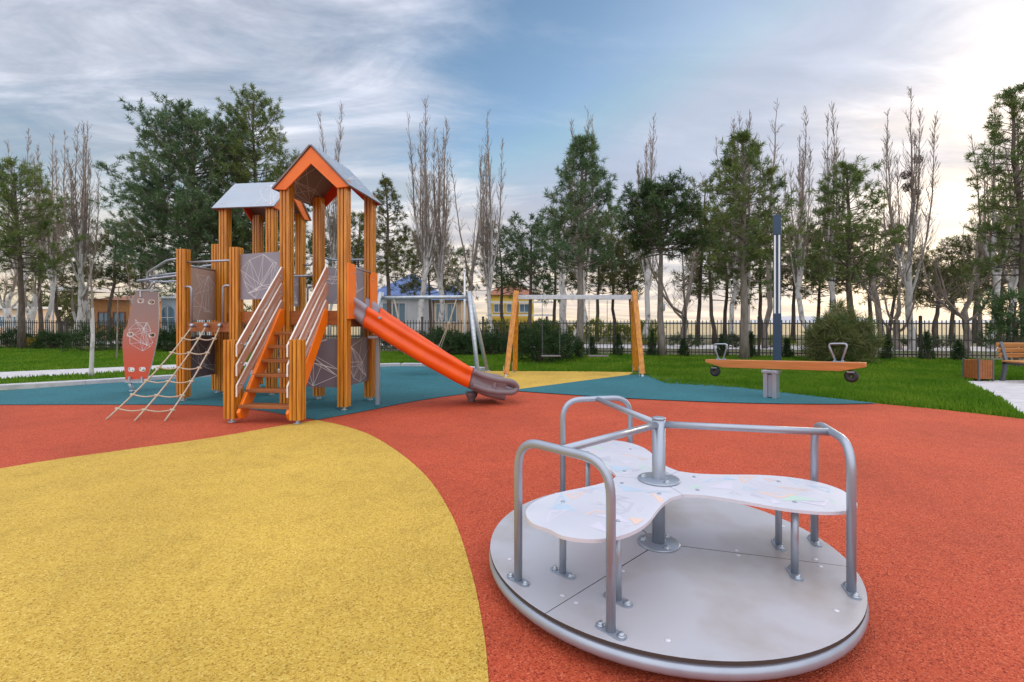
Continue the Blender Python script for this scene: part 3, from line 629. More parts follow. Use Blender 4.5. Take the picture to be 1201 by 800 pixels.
# ------------------------------------------------------------------ seesaw
see = thing('seesaw', 'wooden plank seesaw with two steel handles and rubber tyre buffers at lawn edge', 'seesaw', (4.2,7.72,0))
pl_, pr_ = np.array((3.45,8.58,.49)), np.array((5.06,6.93,.575)); d = pr_-pl_; Ls = np.linalg.norm(d); d /= Ls; sd = np.cross(Z, d); sd /= np.linalg.norm(sd); up = np.cross(d, sd)
mb = MB(); Mx = np.stack([d, up, np.cross(d, up)], 1)
mb.prism([(0,.02),(0,.065),(Ls,.065),(Ls,.0),(Ls-.30,-.065),(.30,-.065)], -.075, .075, 0, Mx, pl_)
mb.build('plank', M['seewood'], see, .006)
for s in (.25, Ls-.33):
    c_ = pl_+d*s+up*.065; mb = MB()
    hp = [c_+d*.035, c_+d*.125+up*.27, c_-d*.125+up*.27, c_-d*.035]
    mb.tube(fillet(hp, .06), .0135, 10); mb.box(c_+up*.004, (.14,.13,.010), rot=np.stack([d,sd,up],1))
    for q in (-.05,.05):
        for w_ in (-.045,.045): mb.sphere(c_+d*q+sd*w_+up*.012, .012, 8, 1)
    mb.build('handle', [M['silver'], M['bolt']], see)
for s in (.14, Ls-.18):
    c_ = pl_+d*s-up*.13; mb = MB(); th = np.arange(20)*2*math.pi/20
    mb.tube([c_+d*.052*math.cos(t)+up*.052*math.sin(t)-up*.01 for t in th], .040, 10, closed=True, mi=0); mb.box(c_+up*.055, (.09,.10,.02), rot=np.stack([d,sd,up],1), mi=1)
    mb.build('tyre_buffer', [M['black'], M['bolt']], see)
mb = MB(); c_ = np.array((4.15,7.76,0)); ang = math.atan2(d[1],d[0])+math.pi/2
dh_ = unit_(d*np.array((1,1,0))); Ms = np.stack([dh_, np.cross(Z, dh_), Z], 1)
for sg in (-1,1): mb.box(c_+dh_*sg*.066+Z*.225, (.062,.17,.45), rot=Ms)
mb.box(c_+Z*.20, (.074,.10,.36), rot=Ms); mb.box(c_+Z*.425, (.235,.20,.045), rot=Ms)
for q in (-.085,.085):
    for w_ in (.10,): mb.sphere(c_+dh_*q-Ms[:,1]*w_+Z*.425, .014, 8)
mb.tube([c_-sd*.12+Z*.43, c_+sd*.12+Z*.43], .02, 12); mb.build('support', M['silver'], see, .004)

# ------------------------------------------------------------------ wooden swing
sw = thing('wooden_swing', 'swing with orange wooden legs, pale steel beam and two flat seats', 'swing', (1.4,11.2,0))
apL, apR = np.array((.10,11.2,1.86)), np.array((2.81,11.2,1.86))
mb = MB(); mb.box((apL+apR)/2+np.array((0,0,-.075)), (2.66,.09,.10)); mb.build('beam', M['lilac'] if False else M['galv'], sw, .006)
for ap, b1, b2 in ((apL,(-.125,10.72),(.07,11.66)),(apR,(2.875,10.72),(2.965,11.66))):
    for b in (b1, b2):
        p = v3(b, .06); q = ap.copy(); q[1] += -.05 if b is b1 else .06; q[2] = 1.92 if b is b1 else 1.70
        mb = MB(); mb.bar(p, q, .115, .115, up=(1,0,0)); leg = mb.build('leg', M['wood'], sw, .008)
        mb = MB(); d0 = (p-q)/np.linalg.norm(p-q); mb.bar(p-d0*.02, p+d0*.075, .05, .05, up=(1,0,0)); mb.box((b[0]-.07*d0[0]*0-.062,b[1],.12), (.012,.05,.24)); mb.build('leg_foot', M['galv'], leg)
for xs_ in ((.70,1.10),(1.78,2.20)):
    z = .43; mb = MB(); mb.box((sum(xs_)/2, 11.2, z), (xs_[1]-xs_[0]+.04,.18,.028)); seat = mb.build('swing_seat', M['black'] if False else M['dpanel'], sw, .008)
    for x in xs_:
        mb = MB(); k = 44
        for i in range(k):
            z0 = z+.02+(1.70-z-.02)*i/k; z1 = z0+(1.70-z)/k*1.25
            a = (.009,0,0) if i % 2 else (0,.009,0); a = np.array(a); c_ = np.array((x,11.2,(z0+z1)/2)); hh = (z1-z0)/2
            mb.tube([c_+a+Z*-hh*.6, c_+Z*-hh, c_-a+Z*-hh*.6, c_-a+Z*hh*.6, c_+Z*hh, c_+a+Z*hh*.6], .0035, 4, closed=True)
        mb.build('chain', M['benchmetal'], seat)

# ------------------------------------------------------------------ silver swing
ss = thing('nest_swing', 'silver tube swing frame with a rope nest, standing behind the slide', 'swing', (-2,11.2,0))
aL, aR = np.array((-3.02,11.2,1.86)), np.array((-.985,11.2,1.88))
mb = MB(); mb.tube([aL+Z*-.09, aR+Z*-.09], .042, 12); mb.build('beam', M['galv'], ss)
for ap, b1, b2 in ((aL,(-3.3,10.45),(-3.38,11.95)),(aR,(-.725,10.45),(-.595,11.9))):
    for b in (b1,b2): mb = MB(); mb.tube([v3(b,-.02), ap+np.array((0,-.04 if b is b1 else .05,.03))], .048, 12); mb.lathe([(.08,0),(.08,.01)], v3(b,.01), 14); mb.build('leg', M['galv'], ss)
nc = np.array((-2.05,11.2,.52)); mb = MB(); th = np.arange(28)*2*math.pi/28
mb.tube([nc+np.array((.42*math.cos(t), .42*math.sin(t), .0)) for t in th], .035, 8, closed=True)
for a in range(10):
    t = a*math.pi/10; mb.tube(catmull([nc+np.array((.42*math.cos(t),.42*math.sin(t),0)), nc+Z*-.14, nc-np.array((.42*math.cos(t),.42*math.sin(t),0))],4), .008, 5)
for r in (.14,.28): mb.tube([nc+np.array((r*math.cos(t),r*math.sin(t),-.14*(1-(r/.42)**2))) for t in th], .007, 5, closed=True)
nest = mb.build('nest', M['rope'], ss)
for sx in (-1,1):
    tx = np.array((-2.0+sx*.72,11.2,1.74)); mb = MB()
    kn = tx*.45+nc*.55+np.array((sx*.25,0,.12))
    for sy in (-1,1): mb.tube([tx+np.array((0,sy*.03,0)), kn+np.array((0,sy*.05,0)), nc+np.array((sx*.34,sy*.26,0))], .011, 6)
    mb.sphere(kn, .04, 8); mb.build('hanger_rope', M['rope'], nest)

# ------------------------------------------------------------------ lamp, bin, bench, bag
lp = gp(911.5,430); lamp = thing('park_lamp', 'square navy blue lamp post with two long white light strips', 'lamp post', (*lp,0))
mb = MB(); mb.box((lp[0],lp[1],.72), (.20,.20,1.44), R(-30)); mb.box((lp[0],lp[1],3.83), (.20,.20,.52), R(-30)); mb.box((lp[0],lp[1],2.5), (.155,.155,2.2), R(-30)); mb.lathe([(.02,0),(.02,.05)], (lp[0],lp[1],4.08), 10); mb.build('lamp_column', M['navy'], lamp, .006)
Ml = rotz(R(-30))
for sx in (-1,1):
    for sy in (-1,1):
        c_ = np.array((lp[0],lp[1],2.5))+Ml@np.array((sx*.052,sy*.079,0)); mb = MB(); mb.box(c_, (.040,.012,2.12), R(-30)); mb.build('light_strip', M['diffuser'], lamp, .003)
for sx in (-1,1):
    c_ = np.array((lp[0],lp[1],2.5))+Ml@np.array((sx*.088,0,0)); mb = MB(); mb.box(c_, (.012,.165,2.13), R(-30)); mb.build('side_cover', M['navy'], lamp)
bn = (9.69,10.08); binr = thing('litter_bin', 'low square litter bin clad in brown wooden slats at the paving corner', 'litter bin', (*bn,0))
ba = R(4); Mb = rotz(ba)
mb = MB()
for sx in (-1,1):
    for sy in (-1,1): mb.box(np.array((*bn,.225))+Mb@np.array((sx*.155,sy*.155,0)), (.028,.028,.45), ba)
mb.box(np.array((*bn,.40)), (.29,.29,.02), ba); mb.box(np.array((*bn,.06)), (.29,.29,.02), ba); mb.build('frame', M['benchmetal'], binr)
for k in range(4):
    mk = rotz(ba+k*math.pi/2); mb = MB()
    for j in range(5): mb.box(np.array((*bn,.24))+mk@np.array(((j-2)*.055,.157,0)), (.047,.016,.38), ba+k*math.pi/2)
    mb.build('slat_panel', M['brownwood'], binr)
be = thing('park_bench', 'brown slatted park bench with dark metal legs on pale paving at right edge', 'bench', (10.6,9.85,0))
ea = R(0); Mb = rotz(ea); be0 = np.array((10.07,9.44,0))
def bl_(x,y,z): return be0+Mb@np.array((x,y,z))
for x in (.06,1.0,1.94):
    mb = MB()
    for (y0,z0),(y1,z1),w_ in (((.10,0),(.10,.38),.06),((.58,0),(.50,.42),.06),((.50,.40),(.62,.80),.05),((.08,.375),(.56,.375),.05),((.08,.56),(.55,.58),.04),((.10,.37),(.10,.56),.04)):
        if z0 >= .5 or (z1 > .5 and y0 == .10): continue
        mb.bar(bl_(x,y0,z0), bl_(x,y1,z1), .06, w_, up=Mb@np.array((1,0,0)) if False else Mb@np.array((0,1,.3)))
    mb.build('bench_leg', M['benchmetal'], be, .004)
mb = MB()
for j in range(4): mb.box(bl_(1.0,.12+j*.115,.415), (2.06,.10,.035), ea)
mb.build('seat', M['benchwood'], be, .006)
mb = MB()
for j in range(3):
    zz = .53+j*.105; mb.box(bl_(1.0,.525+(zz-.4)*.28,zz), (2.06,.030,.092), rot=Mb@np.array([(1,0,0),(0,.96,.28),(0,-.28,.96)]).T)
mb.build('backrest', M['benchwood'], be, .006)
bg = bl_(.62,.30,.435); mb = MB(); mb.sphere(bg+Z*.07, .16, 14, sc=(1.1,.7,.5)); mb.tube(catmull([bg+np.array((-.09,0,.12)), bg+np.array((0,-.02,.22)), bg+np.array((.09,0,.12))],5), .012, 6); tag(mb.build('bag', M['black']), 'small black bag lying on the bench seat', 'bag')

# ------------------------------------------------------------------ fence
fn = thing('metal_fence', 'long black metal picket fence along the back of the lawn', 'fence', (fence_a[0],fence_a[1],0))
fa = np.array((*fence_a,0)); fb = np.array((*fence_b,0)); fd = fb-fa; FLn = np.linalg.norm(fd); fd /= FLn; bay = 2.45; nb = int(FLn/bay); fang = math.atan2(fd[1],fd[0])
for i in range(nb+1):
    p = fa+fd*bay*i; mb = MB(); mb.box(p+Z*.68, (.07,.07,1.38), fang); mb.lathe([(.05,0),(.05,.02),(.01,.05)], p+Z*1.37, 8); mb.build('fence_post', M['fence'], fn)
    if i == nb: break
    mb = MB()
    for z in (.14,.62,1.16): mb.box(p+fd*bay/2+Z*z, (bay-.07,.03,.035), fang)
    for k in range(1,20): mb.box(p+fd*bay*k/20+Z*.66, (.022,.022,1.22), fang); 
    mb.build('fence_panel', M['fence'], fn)


# ------------------------------------------------------------------ trees
def unit(v): return v/(np.linalg.norm(v)+1e-12)
def needles(name, cent, dirs, m, parent, rng, per=16, ln=(.10,.20), w=.012, bias=.5):
    cent = np.repeat(np.asarray(cent), per, 0); dirs = np.repeat(np.asarray(dirs), per, 0); n = len(cent)
    d = rng.normal(size=(n,3)); d /= np.linalg.norm(d, axis=1)[:,None]; d = d+dirs*bias; d /= np.linalg.norm(d, axis=1)[:,None]
    l = rng.uniform(*ln, n)[:,None]; s = rng.normal(size=(n,3)); s -= d*(s*d).sum(1)[:,None]; s /= np.linalg.norm(s, axis=1)[:,None]
    b = cent+dirs*rng.uniform(-.08,.08,n)[:,None]; ww = w*rng.uniform(.7,1.4,n)[:,None]
    V = np.stack([b-s*ww*.6, b+s*ww*.6, b+d*l], 1); V[:,1] = b+d*l*.35+s*ww; V[:,0] = b-d*l*.05-s*ww*.4
    return trimesh(name, V, m, parent)
def pine(name, label, x, Y, h, cb, wd, seed, nm='n1', bark='bark', shape='round', lean=0, per=16, nbr=60, group='trees', cat='tree', tr=.15, dens=1.0, nl=(.12,.24), nw=.014):
    rng = np.random.default_rng(seed); rn = random.Random(seed)
    t = thing(name, label, cat, (x,Y,0), group); mb = MB(); base = np.array((x,Y,0.))
    k = 9; zs = np.linspace(-.05, h*.97, k); off = np.cumsum(rng.normal(size=(k,2))*.05*h/8, 0); off[:2] = 0
    tp = np.c_[x+off[:,0]+lean*(np.maximum(zs,0)/h)**1.2, Y+off[:,1], zs]; tr_r = tr*(1-zs/h*.85)+.01; tr_r[0] *= 1.25
    mb.tube(tp, tr_r, 10)
    cen, dr = [], []
    for i in range(nbr):
        f = (i+rn.random())/nbr; z = cb+(h-cb)*f*.94; j = np.interp(z, zs, np.arange(k)); j0 = min(int(j), k-2); p0 = tp[j0]+(tp[j0+1]-tp[j0])*(j-j0)
        if shape == 'cone': pr = (1-f)**.62*(.72+.28*min(1, f*4))+.10
        elif shape == 'xx': pr = math.sqrt(max(0, 1-(f*1.0)**2.2))*.95+.05
        elif shape == 'dome': pr = math.sqrt(max(.02, 1-max(0,(f-.25)/.75)**2))*(.75+.25*min(1,f*4))
        else: pr = math.sqrt(max(.02, 1-((f-.42)/.60)**2))
        L = wd/2*pr*rn.uniform(.72,1.25); az = i*2.4+rn.uniform(-.6,.6); el = R(rn.uniform(-10,16)+f*f*42)
        dh = np.array((math.cos(az), math.sin(az), 0)); P = [p0]; dcur = dh*math.cos(el)+Z*math.sin(el); nseg = 5
        for q in range(nseg):
            P.append(P[-1]+dcur*L/nseg); dcur = unit(dcur+Z*.10+np.array(rng.normal(size=3))*.16)
        P = np.array(P); mb.tube(P, np.linspace(max(.011, tr*.27*(1-f*.6)), .006, nseg+1), 5, cap=False)
        nt = max(3, int(L*6.2*dens))
        for q in range(nt):
            s = rn.uniform(.2,1)**.8; jj = s*nseg; a = min(int(jj), nseg-1); pb = P[a]+(P[a+1]-P[a])*(jj-a)
            sdir = unit(unit(P[a+1]-P[a])*.7+np.array(rng.normal(size=3))*.75+Z*.28); sl = min(1.1, L*.34)*rn.uniform(.3,1)*(1.15-s*.5)+.06; tip = pb+sdir*sl
            if sl > .25: mb.tube([pb, tip], [.008,.004], 3, cap=False)
            m_ = max(1, int(sl/.24))
            for w_ in range(m_): 
                fr = 1-w_*.24/sl*rn.uniform(.8,1.1); cen.append(pb+(tip-pb)*max(fr,.2)+np.array(rng.normal(size=3))*.03); dr.append(unit(sdir+Z*.3))
        cen.append(P[-1]); dr.append(unit(dcur+Z*.3))
    mb.build('trunk', M[bark], t)
    needles('crown', cen, dr, M[nm], t, rng, per, nl, nw, .75)
    return t
def bare(name, label, x, Y, h, seed, spread=.12, nlead=4, tr=.16, fork=.3, m='pale', tm='twig', dens=1.0, group='trees', lean=0, blen=.12, up=.9, pale_lead=False, wob=.02):
    rng = np.random.default_rng(seed); rn = random.Random(seed); t = thing(name, label, 'tree', (x,Y,0), group)
    mb = MB(); tw = MB(); k = 7; zf = h*fork; zs = np.linspace(-.05, zf, k); off = np.cumsum(rng.normal(size=(k,2))*wob*zf, 0); off[:2] = 0
    tp = np.c_[x+off[:,0]+lean*(zs/h), Y+off[:,1], zs]; rr = np.linspace(tr, tr*.78, k); rr[0] = tr*1.2; mb.tube(tp, rr, 10)
    for i in range(nlead):
        az = i*2*math.pi/nlead+rn.uniform(-.7,.7); f0 = 1 if i == 0 else rn.uniform(.55,1); j = f0*(k-1); a = min(int(j), k-2); p = tp[a]+(tp[a+1]-tp[a])*(j-a)
        H = (h-p[2])*(1 if i == 0 else rn.uniform(.62,.95)); sp = spread*(.25 if i == 0 else rn.uniform(.6,1.2)); nseg = 9
        d = unit(np.array((math.cos(az)*sp*4.2, math.sin(az)*sp*4.2, 1))); tgt = unit(np.array((math.cos(az)*sp*(1-up), math.sin(az)*sp*(1-up), 1))); P = [p]
        for q in range(nseg): P.append(P[-1]+d*H/nseg); d = unit(d*.62+tgt*.38+np.array(rng.normal(size=3))*(.015+spread*.22))
        P = np.array(P); r0 = tr*(.62 if i == 0 else .36); rl = r0*(1-np.linspace(0,1,nseg+1))**1.3+.009; mb.tube(P[:4], rl[:4], 6, cap=False); tw.tube(P[3:], rl[3:], 6, cap=False)
        nb_ = int(H*6.5*dens)
        for q in range(nb_):
            s = rn.uniform(.06,.985); jj = s*nseg; a = min(int(jj), nseg-1); pb = P[a]+(P[a+1]-P[a])*(jj-a); ld = unit(P[a+1]-P[a])
            L = h*blen*rn.uniform(.45,1.1)*(1.05-s*.85)+.06; az2 = rn.uniform(0,6.283); o_ = unit(np.array((math.cos(az2), math.sin(az2), 0)))
            d = unit(ld+o_*(.35+spread*2.2)*rn.uniform(.6,1.4)); Q = [pb]
            for w_ in range(4): Q.append(Q[-1]+d*L/4); d = unit(d+Z*.22*up+np.array(rng.normal(size=3))*(.05+spread*.22))
            Q = np.array(Q); tw.tube(Q, np.linspace(max(.009, r0*.14*(1-s*.5)), .0045, 5), 3, cap=False)
            for w_ in range(3):
                g = rn.randrange(1,4); d2 = unit(unit(Q[g+1]-Q[g])+np.array(rng.normal(size=3))*(.25+spread)+Z*.35*up); l2 = L*rn.uniform(.25,.5); q1 = Q[g]+d2*l2*.5; d2 = unit(d2+Z*.2*up+np.array(rng.normal(size=3))*.12)
                tw.tube([Q[g], q1, q1+d2*l2*.5], [.0065,.005,.004], 3, cap=False)
    tb = mb.build('trunk', M[m], t); tw.build('twigs', M[tm], t); return t
def bush(name, label, x, Y, w, h, seed, nm, cat='shrub', per=14, n=160, nl=(.08,.18), nw=.014, group=None, shape='dome', depth=None, cone=False):
    rng = np.random.default_rng(seed); t = thing(name, label, cat, (x,Y,0), group); depth = depth or w
    u = rng.normal(size=(n,3)); u /= np.linalg.norm(u,axis=1)[:,None]; rr = rng.uniform(.45,1,n)[:,None]**.6
    if cone:
        z = rng.random(n)**1.3; a = rng.uniform(0,6.283,n); r = (1-z)**.8*rng.uniform(.5,1,n)
        cen = np.c_[x+np.cos(a)*r*w/2, Y+np.sin(a)*r*w/2, .03+z*h*.95]; dr = np.c_[np.cos(a)*.4, np.sin(a)*.4, np.ones(n)]
    else:
        u[:,2] = np.abs(u[:,2])**.65; lump = 1+.22*np.sin(u[:,0]*5+seed)*np.cos(u[:,1]*4+seed*2)
        cen = np.c_[x+u[:,0]*rr[:,0]*lump*w/2, Y+u[:,1]*rr[:,0]*lump*depth/2, .04+u[:,2]*rr[:,0]*lump*h*.9]; dr = u+np.array((0,0,.4))
    dr /= np.linalg.norm(dr,axis=1)[:,None]
    mb = MB(); rn = random.Random(seed)
    for i in range(0, n, max(1, n//24)): mb.tube([(x+rn.uniform(-.04,.04)*w,Y+rn.uniform(-.04,.04)*depth,-.02), cen[i]], [.014,.005], 4, cap=False)
    mb.build('stem', M['bark'], t); needles('foliage', cen, dr, M[nm], t, rng, per, nl, nw); return t

def top(v, Y): return gz(v, Y)
FT = 'pines standing on the lawn'; PT = 'bare poplars'; BT = 'pines of the grove behind the fence'
# (kind, label, px, Y, top row, crown base row, crown width px, needles, shape, seed, branches, lean)
front = [
 ('pine_tree','leaning pine at the left edge with drooping green crown',26,21.5,196,318,92,'n1','round',1,62,-.5),
 ('pine_tree','broad blue-green pine left of the tower with open spreading crown',226,21,146,322,150,'n2','round',2,120,0),
 ('pine_tree','taller bushy pine rising just behind the lower tower roof',302,21.6,113,312,98,'n1','round',3,110,0),
 ('pine_tree','olive green pine seen right of the tall tower roof',457,25,205,325,62,'n4','cone',4,58,0),
 ('pine_tree','full conical pine on a curved trunk behind the wooden swing',680,16.6,160,318,98,'n2','cone',5,95,.1),
 ('pine_tree','dark dense round pine between swing and seesaw',776,17.2,222,298,96,'n3','dome',6,95,0),
 ('pine_tree','tall straight pine left of the lamp post with tufted branches',873,15.6,156,325,108,'n1','cone',7,85,0),
 ('pine_tree','airy light green pine right of the lamp post',1003,19,193,335,84,'n1','round',8,70,0),
 ('pine_tree','tall pine cut by the right edge above the bench',1203,16.5,92,325,100,'n1','cone',9,85,0),
]
for nm_, lb, px, Y, tv, cv, wpx, nd, shp, sd_, nbr, ln_ in front:
    pine(nm_, lb, gx(px,Y), Y, gz(tv,Y), gz(cv,Y), wpx*Y/F, sd_, nd, 'bark2' if px in (680,776,873,226) else 'bark', shp, ln_, 30, int(nbr*1.1), FT, 'pine', .125 if px != 226 else .17, 1.0, (.12,.25), .015)
# saplings and small lawn plants
for px, v, tv, lb, sd_ in ((107,441,300,'thin pale double-stemmed sapling left of the climbing board',31),(137,421,338,'very thin brown sapling stem beside the climbing board',32)):
    x, Y = gp(px, v); bare('sapling', lb, x, Y, gz(tv,Y), sd_, .05, 2, .045 if px == 107 else .025, .35, 'pale' if px == 107 else 'bark2', 'twig', .4, 'young saplings on the lawn', .05, .12, wob=.004)
# bare poplars
pop = [
 (20,28,148,.07,4,'bare poplar twigs above the leaning pine at the left edge',.15),
 (57,27,158,.07,4,'thin bare poplar with pale trunk right of the leaning pine',.15),
 (88,25,140,.07,4,'bare poplar with pale forked trunk left of its thinner twin',.17),
 (106,26,142,.06,3,'bare poplar with forked pale trunk nearest the broad pine',.15),
 (386,30,118,.03,2,'single thin bare poplar spire behind the tall tower roof',.13),
 (489,25,116,.07,6,'broad bare poplar with white trunk behind the slide',.22),
 (513,26,140,.075,5,'shorter brown bare poplar right of the broad one',.20),
 (577,25,128,.05,5,'slender bare poplar behind the wooden swing left leg',.16),
 (676,24,122,.07,5,'bare poplar whose twigs stick out above the conical pine',.2),
 (757,25,136,.055,6,'pale bare poplar spindle above the dark round pine',.2),
 (858,26,130,.05,3,'bare poplar just left behind the tall straight pine top',.17),
 (878,27,128,.05,3,'bare poplar just right behind the tall straight pine top',.16),
 (950,24,122,.06,5,'bare poplar right of the lamp post, left of a pair',.17),
 (970,24.5,118,.055,4,'bare poplar right of the lamp post, right of a pair',.17),
 (1070,21,103,.075,6,'white-trunked bare poplar with dark nests in its crown',.19),
 (1163,22,118,.10,4,'left of two white-trunked poplars by the right edge',.20),
 (1184,22.5,100,.08,4,'right of two white-trunked poplars by the right edge',.20),
]
for i, (px, Y, tv, sp, nl_, lb, tr_) in enumerate(pop):
    t = bare('poplar_tree', lb, gx(px,Y), Y, gz(tv,Y), 100+i, sp*1.1, nl_+2, tr_*.75, .34, 'pale', 'twig', 1.6, PT, 0, .115)
    if px == 1070:
        rn = random.Random(8)
        for z, dx_, dy_ in ((7.6,-.2,.1),(8.2,.15,-.1),(7.0,-.35,-.1),(6.8,.25,.1)):
            c_ = np.array((gx(px,Y)+dx_, Y+dy_, z)); mb = MB()
            for q in range(70):
                a = np.array([rn.gauss(0,1) for _ in range(3)]); a = unit(a)*.20; b = unit(np.array([rn.gauss(0,1) for _ in range(3)]))*.2; mb.tube([c_+a, c_+b], .008, 3, cap=False)
            mb.build('twig_nest', M['bark'], t)
spr = [
 (551,24,172,.26,4,'open branching bare tree between slide end and wooden swing',.13,.35,.12),
 (897,22,118,.22,3,'open branching bare tree right of the tall straight pine',.12,.5,.10),
 (802,21,200,.30,4,'bare tree with spreading limbs above the left seesaw end',.15,.22,.13),
 (1053,21,300,.42,4,'low crooked bare tree with bent limbs left of the white trunk',.15,.32,.2),
 (1133,19,240,.42,5,'wide tangled bare tree with low branches near the litter bin',.13,.28,.2),
 (160,30,290,.35,5,'pale bare tree behind the climbing board',.2,.35,.2),
 (10,27,300,.35,4,'pale bent bare tree at the left picture edge',.2,.4,.2),
 (36,26,315,.25,4,'white forked bare tree beside the leaning pine trunk',.2,.5,.15),
 (97,25.5,318,.2,3,'white forked bare tree behind the double-stemmed sapling',.22,.4,.15),
 (663,23,230,.1,3,'pale straight bare trunk just left of the curved pine trunk',.17,.5,.1),
 (1035,23,215,.3,4,'grey bare tree right of the airy light green pine',.14,.4,.14),
 (1150,24,215,.35,4,'thin bare tree with arching twigs against the sunset glow',.10,.45,.16),
]
for i, (px, Y, tv, sp, nl_, lb, tr_, fk, bl2) in enumerate(spr):
    bare('bare_tree', lb, gx(px,Y), Y, gz(tv,Y), 200+i, sp, nl_, tr_, fk, 'pale' if ('pale' in lb or 'white' in lb.split(' left')[0]) else 'bark2', 'twig', 1.0 if px != 1133 else 1.7, 'leafless trees', 0, bl2, .5)
# grove behind the fence: (px, Y, top, crown base, width px, needles, label)
grove = [
 (48,30,236,345,70,'n4','olive pine behind the white forked tree at left'),
 (72,33,260,350,70,'n4','small olive pine left of the pale poplar trunks'),
 (128,32,262,345,60,'n4','olive pine seen just left of the climbing board top'),
 (172,34,268,345,70,'n3','dark pine behind the top of the climbing board'),
 (250,30,250,350,80,'n3','dark pine showing between the lower roof posts'),
 (330,34,250,340,80,'n3','dark pine seen under the tall tower roof'),
 (400,33,262,335,60,'n3','dark pine seen between the right tower posts'),
 (425,31,250,338,50,'n4','olive pine touching the right eave of the tall roof'),
 (506,33,292,345,84,'n4','olive pine behind the broad poplar, above the blue roof'),
 (592,31,275,345,66,'n3','dark flat pine left of the wooden swing'),
 (620,27,262,350,78,'n3','dark dome-shaped pine above the left end of the swing beam'),
 (650,32,258,352,60,'n3','dark pine above the middle of the swing beam'),
 (700,30,262,345,70,'n5','thin-trunked pine right of the curved pine trunk'),
 (722,34,250,350,70,'n5','thin-trunked pine above the right half of the swing beam'),
 (742,31,285,348,56,'n5','small pine behind the right legs of the wooden swing'),
 (818,28,212,338,60,'n4','sunlit olive pine between the dark and the tall pine'),
 (838,27,262,352,64,'n5','pine leaning over the left seesaw handle'),
 (850,30,255,350,60,'n5','pine whose thin trunk stands left of the white trunk'),
 (893,29,262,345,66,'n5','pine behind the tall straight pine trunk'),
 (930,28,278,350,66,'n5','flat-crowned pine right of the lamp post strips'),
 (956,30,290,348,60,'n5','flat-crowned pine above the long-leaved bush'),
 (978,27,262,340,56,'n5','pine behind the seesaw right handle'),
 (1020,28,268,345,66,'n5','pine right of the long-leaved bush'),
 (1042,31,300,352,60,'n5','low pine left of the crooked bare tree'),
 (1098,23,325,362,56,'n5','small umbrella pine standing alone against the pale hills'),
 (1116,29,296,352,60,'n5','low dark pine behind the tangled bare tree, left one'),
 (1142,28,292,350,70,'n5','low dark pine behind the tangled bare tree, right one'),
 (1172,27,270,348,60,'n5','pine behind the two white poplar trunks'),
]
for i, (px, Y, tv, cv, wpx, nd, lb) in enumerate(grove):
    pine('pine_tree', lb, gx(px,Y), Y, gz(tv,Y), gz(cv,Y), wpx*Y/F*1.3, 300+i, nd, 'bark', 'dome' if i % 3 else 'round', random.Random(i).uniform(-.5,.5), 20, 38, BT, 'pine', .12, .72, (.16,.34), .022)
# right edge young pine, bushes
pine('young_pine', 'low dark young pine at the right edge behind the bench', gx(1192,13), 13, gz(352,13), gz(402,13), 62*13/F, 51, 'n3', 'bark', 'round', 0, 18, 40, None, 'pine', .05, 1.4)
bush('bush', 'large long-leaved green and straw bush behind the right seesaw handle', gx(985,14.6), 14.6, 1.6, 1.62, 61, 'drygrass', n=560, per=20, nl=(.22,.42), nw=.013)
bush('juniper', 'spreading dark juniper behind the left legs of the wooden swing', gx(632,14.6), 14.6, 1.7, 1.25, 62, 'hedge_d', n=300, per=18, nl=(.12,.26))
bush('juniper', 'dark low juniper right beside the spreading one', gx(663,15.8), 15.8, 1.3, .85, 63, 'hedge_d', n=160, per=16, nl=(.12,.24))
for px, Y, w_, h_, lb, sd_ in ((112,20,2.4,1.15,'wide dark shrub left of the climbing board',64),(12,22,1.6,.9,'dark shrub at the left edge by the fence',65),(60,21.5,1.5,.8,'dark shrub between the pine trunk and double-stemmed sapling',66),(198,19.5,1.0,1.0,'dark shrub just right of the climbing board',67),(520,17.5,1.6,1.0,'dark shrub behind the slide rails',68),(548,17.8,1.4,.8,'dark shrub under the silver swing frame',69),(575,17.8,1.3,.75,'dark shrub between the two swing frames',70)):
    bush('shrub', lb, gx(px,Y), Y, w_, h_, sd_, 'hedge_d', n=220, per=16, nl=(.10,.22), group='dark shrubs along the fence')
bush('golden_shrub', 'small round golden yellow shrub behind the leaning pine trunk', gx(41,22), 22, .55, .55, 71, 'gold', n=90, per=16, nl=(.05,.1))
def hedge(name, label, p, q, w, h, m, seed, n):
    rng = np.random.default_rng(seed); t = thing(name, label, 'hedge', ((p[0]+q[0])/2,(p[1]+q[1])/2,0)); s = rng.random(n)[:,None]; p = np.array(p); q = np.array(q); d = (q-p)/np.linalg.norm(q-p); nn = np.array((-d[1],d[0]))
    xy = p+(q-p)*s+nn*rng.uniform(-w/2,w/2,n)[:,None]; lum = 1+.12*np.sin(s[:,0]*23)+.08*np.sin(s[:,0]*61); z = h*lum*rng.uniform(.05,1,n)**.7
    cen = np.c_[xy, z]; needles('foliage', cen, np.tile((0,-.3,.8),(n,1)), M[m], t, rng, 14, (.10,.22), .02)
hedge('hedge', 'long yellow-green hedge behind the fence under the swing beam', (-1.6,27.5), (8.2,26.3), 1.2, 1.15, 'hedge_y', 81, 1500)
hedge('hedge', 'dark clipped hedge behind the fence left of the juniper', (-5.5,20.3), (1.8,19.3), .8, .8, 'hedge_d', 82, 800)
for i, (x, Y, w_, lb) in enumerate(((8.3,23.3,1.8,'low round dark bush behind the fence left of the tall pine trunk'),(10.6,23,1.4,'low round dark bush behind the fence right of the tall pine trunk'),(18.3,21.4,2.2,'low dark bush behind the fence left of the white trunk'),(21.5,20.5,2.4,'low dark bush behind the fence near the litter bin'))):
    bush('low_bush', lb, x, Y, w_, .62, 90+i, 'hedge_d', n=150, per=14, group='low bushes beyond the fence')
